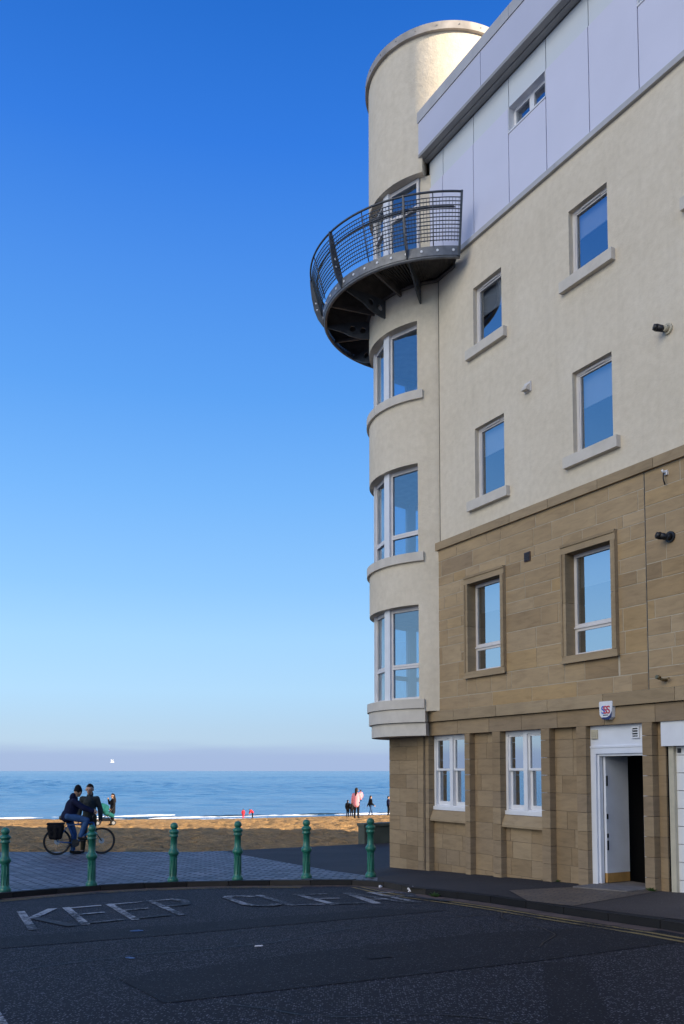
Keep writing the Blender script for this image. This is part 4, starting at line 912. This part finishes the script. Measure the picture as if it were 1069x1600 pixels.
def hand_caps(w, d, side, k, curl=0.5, fr=0.0085):
    d = Vector(d).normalized(); w = Vector(w); side = Vector(side).normalized(); side = (side - d * side.dot(d)).normalized(); pn = d.cross(side)
    out = [(w, 0.026 * k, w + d * 0.05 * k, 0.030 * k)]; base = w + d * 0.075 * k
    for j, ln in enumerate((0.070, 0.078, 0.072, 0.056)):
        s = base + side * (0.033 - j * 0.022) * k; m_ = s + (d * 0.9 + pn * curl * 0.5) * ln * 0.5 * k; e = m_ + (d * (1 - curl * 0.7) + pn * curl) * ln * 0.5 * k
        out += [(s, fr * k * 1.1, m_, fr * k), (m_, fr * k, e, fr * k * 0.85), (w + d * 0.03 * k, 0.018 * k, s, fr * k * 1.2)]
    th = w + d * 0.02 * k + side * 0.025 * k; out += [(th, 0.012 * k, th + (side * 0.7 + d * 0.7) * 0.04 * k, 0.010 * k), (th + (side * 0.7 + d * 0.7) * 0.04 * k, 0.010 * k, th + (side * 0.7 + d * 0.7) * 0.04 * k + (d + pn * curl) * 0.028 * k, 0.0085 * k)]
    return out
def figure(label, loc, rz, H, J=None, jacket='black', trousers='black', hair='hair', long_hair=False, hat=None, look=None, voxel=0.012, bulk=1.0, hood=False, coat=0.0, category='person', group=None, jacket_mat=None):
    """joint positions for a 1.75 m figure facing -Y; J overrides them"""
    P = dict(head=(0, -0.015, 1.635), neck=(0, 0.01, 1.50), chest=(0, 0.0, 1.31), waist=(0, 0.0, 1.08), pelvis=(0, 0.0, 0.95), shl=(-.185, 0, 1.43), shr=(.185, 0, 1.43), ell=(-.245, 0.03, 1.14), elr=(.245, 0.03, 1.14), wrl=(-.25, -.05, .89), wrr=(.25, -.05, .89),
             hipl=(-.09, 0, .93), hipr=(.09, 0, .93), knl=(-.10, -.02, .50), knr=(.10, -.02, .50), anl=(-.11, .02, .085), anr=(.11, .02, .085), tol=(-.13, -.14, .035), tor=(.13, -.14, .035))
    P.update(J or {}); P = {k: Vector(v) for k, v in P.items()}
    k = H / 1.75; r = thing('person', label, category, loc, rz, group); r.scale = (k, k, k)
    f = Vector(look or (0, -1, 0)).normalized(); up = (P['head'] - P['neck']).normalized(); up = (up * 0.4 + Vector((0, 0, 1)) * 0.6).normalized(); sd = f.cross(up).normalized(); h = P['head']
    body = [(P['neck'], .056, h, .062), (h + up * .025, .092, h + up * .03 - f * .015, .096), (h - up * .045 + f * .03, .062, h - up * .07 + f * .045, .045), (h + f * .085 - up * .005, .014, h + f * .108 - up * .03, .017),
            (h + sd * .094 - up * .01, .018, h + sd * .094 + up * .02, .018), (h - sd * .094 - up * .01, .018, h - sd * .094 + up * .02, .018), (h + f * .075 + up * .022 - sd * .035, .018, h + f * .075 + up * .022 + sd * .035, .018),
            (P['neck'], .06, P['chest'], .12), (P['chest'], .13, P['waist'], .115), (P['waist'], .115, P['pelvis'], .125), (P['chest'], .11, P['shl'] - Vector((0, 0, .025)), .045), (P['chest'], .11, P['shr'] - Vector((0, 0, .025)), .045)]
    for s in 'lr':
        body += [(P['sh' + s] - Vector((0, 0, .025)), .045, P['el' + s], .042), (P['el' + s], .042, P['wr' + s], .028), (P['pelvis'], .11, P['hip' + s], .095), (P['hip' + s], .09, P['kn' + s], .058), (P['kn' + s], .056, P['an' + s], .038), (P['an' + s], .038, P['to' + s], .030)]
        d = (P['wr' + s] - P['el' + s]).normalized(); body += hand_caps(P['wr' + s], d, Vector((0, -1, 0.2)) if abs(d.z) > 0.6 else Vector((0, 0, 1)), 1.0, 0.6, max(0.0085, voxel * 0.9))
    bo = blob('body', body, voxel, SK, r, 2)
    b2 = bulk; jk = [(P['neck'] - Vector((0, 0, .03)), .075 * b2, P['chest'], .15 * b2), (P['chest'], .16 * b2, P['waist'], .15 * b2), (P['waist'], .15 * b2, P['pelvis'] - Vector((0, 0, .02 + coat)), .155 * b2), (P['chest'] + Vector((0, 0, .03)), .12 * b2, P['shl'] - Vector((0, 0, .02)), .066 * b2), (P['chest'] + Vector((0, 0, .03)), .12 * b2, P['shr'] - Vector((0, 0, .02)), .066 * b2)]
    for s in 'lr': jk += [(P['sh' + s] - Vector((0, 0, .02)), .066 * b2, P['el' + s], .060 * b2), (P['el' + s], .064 * b2, P['wr' + s], .048 * b2)]
    if hood: jk += [(P['neck'] - f * .07, .075, P['neck'] - f * .06 + up * .05, .07)]
    blob('jacket', jk, voxel * 1.1, FAB[jacket], bo, 4)
    tr = []
    for s in 'lr': tr += [(P['pelvis'], .125, P['hip' + s], .108), (P['hip' + s], .105, P['kn' + s], .076), (P['kn' + s], .075, P['an' + s] + Vector((0, 0, .03)), .060)]
    blob('trousers', tr, voxel * 1.1, FAB[trousers], bo, 3)
    for s in 'lr':
        a, t2 = P['an' + s], P['to' + s]; blob('shoe', [(a - Vector((0, 0, .035)), .048, t2, .042), (a - (t2 - a) * .25 - Vector((0, 0, .04)), .042, a, .045)], voxel, FAB['shoe'], bo, 2)
    if hat: blob('beanie', [(h + up * .055 - f * .012, .107, h + up * .085 - f * .02, .098), (h + up * .12 - f * .03, .085, h + up * .17 - f * .04, .04)], voxel * .9, FAB[hat], bo, 2)
    else:
        hc = [(h + up * .066 - f * .03, .096, h + up * .03 - f * .045, .090), (h + up * .10 + f * .035, .045, h + up * .10, .066)]
        if long_hair: hc += [(h - f * .05, .095, P['neck'] - f * .08 - Vector((0, 0, .02)), .075), (P['neck'] - f * .08, .08, P['chest'] - f * .14 + Vector((0, 0, .02)), .055)]
        blob('hair', hc, voxel * .9, FAB[hair], bo, 2)
    for s in (-1, 1):
        em = bmesh.new(); bmesh.ops.create_icosphere(em, subdivisions=2, radius=.012, matrix=Matrix.Translation(h + f * .084 + sd * .034 * s + up * .003)); me = bpy.data.meshes.new('eye'); em.to_mesh(me); em.free(); me.materials.append(M['black']); eo = bpy.data.objects.new('eye', me); COL.objects.link(eo); eo.parent = bo
    mm = MB(); c = h + f * .092 - up * .052; mm.tube([tuple(c - sd * .025), tuple(c + f * .004), tuple(c + sd * .025)], [.003, .006, .003], 6); mm.build('mouth', plain('lips', (0.30, 0.12, 0.10), 0.5), bo)
    return r

# bicycle (x forward from the rear hub, y to its left)
BX, BY = -7.13, 21.62; BZ = zw((BX + 0.5, BY)); BYAW = R_(17)
bk = thing('bicycle', 'blue hybrid bicycle with black panniers, ridden at the edge of the promenade', 'bicycle', (BX, BY, BZ), BYAW)
FRB = plain('blue_frame_paint', (0.02, 0.10, 0.30), 0.3, metal=0.2, var=0.1); RUB = plain('tyre_rubber', (0.012, 0.012, 0.013), 0.8); ALU = plain('brushed_alloy', (0.45, 0.46, 0.48), 0.35, metal=0.8)
WR = 0.335; BB = (0.44, 0, 0.29); SE = (0.235, 0, 0.80); HT = (0.86, 0, 0.80); HB = (0.895, 0, 0.66)
mb = MB()
for a, b2, rr in ((BB, SE, .018), (BB, HB, .024), ((0.26, 0, 0.73), HT, .019), (HT, HB, .022)): mb.tube([a, b2], rr, 10)
for s in (-1, 1): mb.tube([BB, (0.2, .05 * s, .31), (0, .06 * s, WR)], .011, 8); mb.tube([(0.255, .02 * s, .74), (0, .06 * s, WR)], .009, 8)
mb.build('frame', FRB, bk)
mb = MB()
for s in (-1, 1): mb.tube([(0.905, .05 * s, .64), (0.96, .055 * s, .5), (1.07, .06 * s, WR)], .014, 8)
mb.tube([(0.895, -.05, .645), (0.895, .05, .645)], .018, 8); mb.build('fork', 'black', bk)
def wheel(x):
    mb = MB(); mb.tube([(x + (WR - .018) * math.cos(2 * math.pi * k / 48), 0, WR + (WR - .018) * math.sin(2 * math.pi * k / 48)) for k in range(48)], .020, 8, True); w = mb.build('wheel', RUB, bk)
    mb = MB(); mb.tube([(x + (WR - .042) * math.cos(2 * math.pi * k / 40), 0, WR + (WR - .042) * math.sin(2 * math.pi * k / 40)) for k in range(40)], .012, 6, True); mb.build('rim', 'black', w)
    mb = MB()
    for k in range(28):
        a = 2 * math.pi * k / 28; mb.tube([(x + .02 * math.cos(a + .6 * (-1) ** k), .025 * (-1) ** k, WR + .02 * math.sin(a + .6 * (-1) ** k)), (x + (WR - .05) * math.cos(a), 0, WR + (WR - .05) * math.sin(a))], .0014, 4)
    mb.tube([(x, -.05, WR), (x, .05, WR)], .022, 10); mb.build('spokes', ALU, w)
    mb = MB(); mb.tube([(x, -.036, WR), (x, -.032, WR)], .07, 20); mb.build('brake_disc', ALU, w)
wheel(0); wheel(1.07)
mb = MB(); mb.tube([(0.235, 0, .80), (0.19, 0, .90)], .014, 8); mb.build('seat_post', ALU, bk)
blob('saddle', [((0.09, 0, .93), .062, (0.16, 0, .93), .055), ((0.16, 0, .93), .05, (0.33, 0, .925), .02)], .010, M['black'], bk)
mb = MB(); mb.tube([HT, (0.85, 0, .96), (0.93, 0, 1.03)], .016, 8); mb.tube([(0.90, -.30, 1.06), (0.94, -.1, 1.04), (0.94, .1, 1.04), (0.90, .30, 1.06)], .013, 8); mb.build('handlebar', 'black', bk)
mb = MB(); mb.tube([(.44, -.05, .29), (.44, -.04, .29)], .095, 24); mb.tube([(.44, -.07, .29), (.60, -.085, .36)], .012, 6); mb.tube([(.44, .07, .29), (.28, .085, .22)], .012, 6); mb.box(.55, .65, -.17, -.09, .345, .37); mb.box(.23, .33, .09, .17, .205, .23)
mb.tube([(0, -.045, WR + .035), (.44, -.045, .385)], .006, 5); mb.tube([(0, -.045, WR - .035), (.02, -.045, .2), (.44, -.045, .195)], .006, 5); mb.build('crankset', 'black', bk)
mb = MB()
for x0, a0, a1 in ((0, 20, 200), (1.07, 25, 170)):
    n = 18
    for k in range(n):
        p, q = R_(a0 + (a1 - a0) * k / n), R_(a0 + (a1 - a0) * (k + 1) / n); rr = WR + .022
        mb.face([(x0 + rr * math.cos(p), -.025, WR + rr * math.sin(p)), (x0 + rr * math.cos(q), -.025, WR + rr * math.sin(q)), (x0 + rr * math.cos(q), .025, WR + rr * math.sin(q)), (x0 + rr * math.cos(p), .025, WR + rr * math.sin(p))])
mb.build('mudguard', 'black', bk)
mb = MB()
for s in (-1, 1): mb.tube([(0.2, .06 * s, .72), (-.25, .07 * s, .72)], .007, 6); mb.tube([(-.15, .07 * s, .72), (0, .07 * s, WR)], .006, 6)
for x in (-.24, -.08, .1): mb.tube([(x, -.065, .72), (x, .065, .72)], .006, 6)
mb.build('rack', 'black', bk)
for s in (-1, 1):
    pn = thing('pannier', 'black pannier bag hanging on the near side of the bicycle rack' if s < 0 else 'black pannier bag hanging on the far side of the bicycle rack', 'bag', (BX, BY, BZ), BYAW)
    blob('bag', [((-.13, .145 * s, .46), .065, (.06, .145 * s, .46), .065), ((-.17, .145 * s, .70), .07, (.10, .145 * s, .70), .07), ((-.15, .145 * s, .58), .072, (.08, .145 * s, .58), .072), ((-.14, .145 * s, .46), .065, (-.18, .145 * s, .70), .07), ((.06, .145 * s, .46), .065, (.10, .145 * s, .70), .07), ((-.03, .145 * s, .46), .08, (-.03, .145 * s, .7), .08)], .014, FAB['black'], pn)
    mb = MB(); mb.box(-.25, .17, .085 * s - .01, .085 * s + .1 * s, .755, .80); mb.build('flap', FAB['black'], pn)
# rider in bike space rotated so that the figure's -Y points along the bike: figure x -> bike -y ... built directly in figure space
def bs(x, y, z): return (y, -x, z)          # bike (fwd, left, up) -> figure (+x is the bike's left, -y forward)
figure('cyclist in navy jacket, black beanie and jeans, stopped astride the blue bicycle', (BX, BY, BZ), BYAW + math.pi / 2, 1.75, dict(
    head=bs(.475, 0, 1.555), neck=bs(.40, 0, 1.435), chest=bs(.36, 0, 1.24), waist=bs(.30, 0, 1.05), pelvis=bs(.24, 0, .98), shl=bs(.39, -.185, 1.36), shr=bs(.39, .185, 1.36), ell=bs(.62, -.27, 1.17), elr=bs(.62, .27, 1.17), wrl=bs(.83, -.27, 1.09), wrr=bs(.83, .27, 1.09),
    hipl=bs(.25, -.09, .965), hipr=bs(.25, .10, .955), knl=bs(.70, -.12, .86), knr=bs(.40, .15, .50), anl=bs(.565, -.13, .45), anr=bs(.38, .19, .085), tol=bs(.70, -.13, .40), tor=bs(.55, .20, .035)), jacket='navy', trousers='jeans', hat='black', voxel=.0085, bulk=1.12, hood=True, look=(0.55, -0.8, 0.0))
figure('young man in grey hooded jacket standing behind the cyclist, facing the camera', (-6.55, 22.35, zb(-6.55, 22.35)), R_(8), 1.76, dict(wrr=(.29, -.06, .87), elr=(.27, 0.03, 1.13), anl=(-.15, .0, .085), tol=(-.18, -.16, .035), knl=(-.13, -.03, .5)), jacket='grey', trousers='olive', hair='hair', voxel=.0085, bulk=1.08, hood=True, look=(-0.15, -1, 0))

def ground(x, y): return zb(x, y)
def px_at(px, Y): return (px - 534.5) / 1340 * Y
# woman with pushchair, further down the beach
X = px_at(178, 46.5); figure('woman in black sipping from a cup beside the teal pushchair on the beach', (X, 46.5, ground(X, 46.5)), R_(-60), 1.66, dict(ell=(-.22, -.14, 1.20), wrl=(-.06, -.24, 1.46), elr=(.24, 0.02, 1.14), wrr=(.20, -.16, .95)), long_hair=True, voxel=.013, coat=.18)
X = px_at(167, 46.2); pr = thing('pushchair', 'teal pushchair with raised hood standing on the sunlit beach edge', 'pushchair', (X, 46.2, ground(X, 46.2)), R_(20))
blob('hood', [((-.28, 0, .98), .16, (.0, 0, .92), .2), ((-.2, .12, .9), .16, (-.2, -.12, .9), .16), ((-.05, .12, .82), .18, (-.05, -.12, .82), .18), ((-.18, 0, 1.02), .17, (-.1, 0, 1.02), .15)], .02, FAB['teal'], pr)
blob('seat', [((-.0, .1, .68), .15, (.36, .1, .5), .11), ((-.0, -.1, .68), .15, (.36, -.1, .5), .11)], .02, FAB['teal'], pr)
mb = MB()
for s in (-1, 1): mb.tube([(-.42, .22 * s, .15), (.1, .22 * s, .55), (.42, .22 * s, .98)], .016, 6); mb.tube([(.4, .22 * s, .15), (.05, .22 * s, .52)], .016, 6)
mb.tube([(.42, -.22, .98), (.42, .22, .98)], .018, 6); mb.build('chassis', 'black', pr)
mb = MB(); mb.box(-.28, .28, -.18, .18, .22, .36); mb.build('basket', FAB['black'], pr)
for x, y in ((-.42, -.24), (-.42, .24), (.4, -.24), (.4, .24)):
    mb = MB(); mb.tube([(x + .11 * math.cos(2 * math.pi * k / 18), y, .13 + .11 * math.sin(2 * math.pi * k / 18)) for k in range(18)], .028, 6, True); w = mb.build('wheel', RUB, pr); mb = MB(); mb.tube([(x, y - .02, .13), (x, y + .02, .13)], .085, 12); mb.build('hub', ALU, w)
# woman in pink with a child on her arm
X = px_at(557, 48.5); Y = 48.5; figure('woman in long pink coat and black trousers seen from behind on the beach', (X, Y, ground(X, Y)), R_(165), 1.68, dict(ell=(-.24, -.08, 1.16), wrl=(-.1, -.26, 1.2), elr=(.24, 0.02, 1.14)), jacket='pink', trousers='black', hair='hair', long_hair=True, voxel=.013, bulk=1.2, coat=.12)
figure('toddler in pink held on the arm of the woman in pink', (X + .24, Y + .12, ground(X, Y) + .78), R_(200), .80, dict(knl=(-.1, -.25, .8), knr=(.1, -.25, .8), anl=(-.11, -.2, .45), anr=(.11, -.2, .45), tol=(-.13, -.32, .42), tor=(.13, -.32, .42)), jacket='pink', trousers='black', hair='brownhair', voxel=.016, bulk=1.3)
Y = 62; X = px_at(543.5, Y); figure('child in black hooded coat standing beside the blond child near the pink coat', (X, Y, ground(X, Y)), R_(150), 1.22, jacket='black', trousers='black', voxel=.015, bulk=1.15, hood=True, coat=.1)
X = px_at(549.5, Y); figure('blond child in dark coat standing between the black hooded child and pink coat', (X, Y - .1, ground(X, Y)), R_(205), 1.16, dict(wrr=(.34, -.16, 1.0)), jacket='black', trousers='black', hair='cream', long_hair=False, voxel=.015, bulk=1.15)
Y = 78; X = px_at(579, Y); figure('man in black jacket with pale hood and blue jeans walking along the shore', (X, Y, ground(X, Y)), R_(118), 1.78, dict(anl=(-.11, .24, .10), tol=(-.12, .08, .04), knl=(-.1, .05, .52), anr=(.11, -.22, .085), tor=(.12, -.38, .05), knr=(.1, -.16, .5), wrl=(-.27, -.2, .92), wrr=(.27, .16, .9)), jacket='black', trousers='darkjeans', voxel=.016, bulk=1.12, hood=True)
X = px_at(607.5, Y); figure('person in dark coat half hidden behind the corner of the building', (X, Y + 1, ground(X, Y + 1)), R_(100), 1.72, jacket='navy', trousers='black', voxel=.018, bulk=1.1)
Y = 84.5; X = px_at(381, Y); figure('small child in red coat standing at the tide line beside a bending child', (X, Y, ground(X, Y)), R_(190), .95, jacket='red', trousers='red', hair='hair', voxel=.02, bulk=1.3, coat=.2)
X = px_at(395.5, Y); figure('child in red coat bending forward at the tide line', (X, Y, ground(X, Y)), R_(-70), 1.12, dict(head=(0, -.46, 1.30), neck=(0, -.36, 1.26), chest=(0, -.24, 1.17), waist=(0, -.08, 1.02), shl=(-.18, -.32, 1.24), shr=(.18, -.32, 1.24), ell=(-.22, -.42, 1.0), elr=(.22, -.42, 1.0), wrl=(-.2, -.5, .76), wrr=(.2, -.5, .76)), jacket='red', trousers='black', hair='brownhair', voxel=.02, bulk=1.25, look=(0, -.8, -.5))

# ------------------------------------------------------------------ gull, litter, weeds
def gull(px, py, Y, label, s=1.0, rz=0.3):
    z = 2 + (1204.5 - py) / 1340 * Y; r = thing('seagull', label, 'bird', (px_at(px, Y), Y, z), rz); r.scale = (s, s, s)
    bo = blob('body', [((-.18, 0, 0), .05, (0.02, 0, 0), .075), ((0.02, 0, 0), .075, (.17, 0, .03), .05), ((.17, 0, .03), .048, (.22, 0, .025), .04), ((.25, 0, .02), .02, (.31, 0, .01), .008), ((-.18, 0, 0), .04, (-.30, 0, .01), .02)], .014, plain('white_feathers', (.75, .75, .75), .8), r)
    for sd in (-1, 1):
        mb = MB(); a = [(.08, .05 * sd, .03), (.12, .3 * sd, .22), (.02, .62 * sd, .40), (-.08, .64 * sd, .38), (-.06, .3 * sd, .18), (-.1, .05 * sd, .03)]; mb.prism(a, (0, 0, -.014)); mb.build('wing', plain('grey_feathers', (.62, .64, .66), .8), bo)
gull(176, 1191, 120, 'white seagull flying low over the sea left of the flats', 1.0, 0.5)
def litter(p, label, s, mat, kind, cat):
    mb = bmesh.new(); bmesh.ops.create_icosphere(mb, subdivisions=3, radius=s)
    for v2 in mb.verts:
        v2.co *= 1 + 0.55 * noise.noise(v2.co * (3.2 / s * 0.5) + Vector((p[0], p[1], 0))); v2.co.z = max(v2.co.z * 0.75, -s * 0.45)
    me = bpy.data.meshes.new(kind); mb.to_mesh(me); mb.free(); me.materials.append(mat); o = bpy.data.objects.new(kind, me); COL.objects.link(o); o.location = (p[0], p[1], zw(p) - KD + s * .45 + .006); tag(o, label, cat); return o
PAPER = plain('crumpled_paper', (.72, .70, .74), .8, var=.1); BLUEP = plain('blue_scrap', (.05, .11, .26), .5, var=.2)
litter((1.05, 13.1), 'crumpled white paper lying by the kerb near the R of CLEAR', .062, PAPER, 'crumpled_paper', 'litter')
litter((0.62, 13.95), 'tiny white scrap in the gutter below the last bollard', .028, PAPER, 'paper_scrap', 'litter')
def scrap(p, label, s, mat, rz):
    mb = MB(); n = 9; pts = []
    for k in range(n):
        a = 2 * math.pi * k / n; rr = s * rnd.uniform(.35, 1.1); pts.append((rr * math.cos(a), rr * rnd.uniform(.2, .5) * math.sin(a), .003 + .008 * rnd.random()))
    c = mb.vert((0, 0, .012)); i = [mb.vert(q) for q in pts]; lo = [mb.vert((q[0], q[1], 0)) for q in pts]
    for k in range(n): mb.idx([c, i[k], i[(k + 1) % n]]); mb.idx([i[k], lo[k], lo[(k + 1) % n], i[(k + 1) % n]])
    mb.idx(lo[::-1]); o = mb.build('paper_scrap', mat); o.location = (p[0], p[1], zw(p) - KD + .009); o.rotation_euler = (0, 0, rz); tag(o, label, 'litter')
scrap((-0.79, 8.26), 'white scrap of paper in the middle of the dark road', .055, PAPER, .3)
scrap((-1.89, 7.77), 'pale blue scrap of paper on the road below KEEP', .05, BLUEP, -.2)
scrap((-2.24, 9.51), 'long blue flattened scrap on the road just under the word KEEP', .085, BLUEP, .1)
LEAF = plain('weed_leaf', (.045, .10, .02), .7, var=.4)
def weed(p, nleaf, s, label, up=0.0):
    mb = MB()
    for k in range(nleaf):
        a = rnd.uniform(0, 6.28); l = s * rnd.uniform(.5, 1.1); c, sn = math.cos(a), math.sin(a); w = l * .16; h = l * rnd.uniform(.4, 1.0)
        ox, oy = rnd.uniform(-s, s) * .8, rnd.uniform(-s, s) * .25
        mb.face([(ox, oy, 0), (ox + c * l * .5 - sn * w, oy + sn * l * .5 + c * w, h * .7), (ox + c * l, oy + sn * l, h), (ox + c * l * .5 + sn * w, oy + sn * l * .5 - c * w, h * .7)])
    o = mb.build('weed', LEAF); o.location = (p[0], p[1], zw(p) + up); o.rotation_euler = (0, 0, -1.05); tag(o, label, 'weed')
weed((1.32, 12.36), 70, .07, 'green weed growing from the kerb edge beside the double yellow lines', -KD)
weed(tuple(wp(8.10, 9.27).xy), 60, .07, 'small green weed at the foot of the pilaster right of the open door')
weed(tuple(wp(10.02, 9.38).xy), 40, .05, 'tiny weed at the wall foot between the sash window and the door')
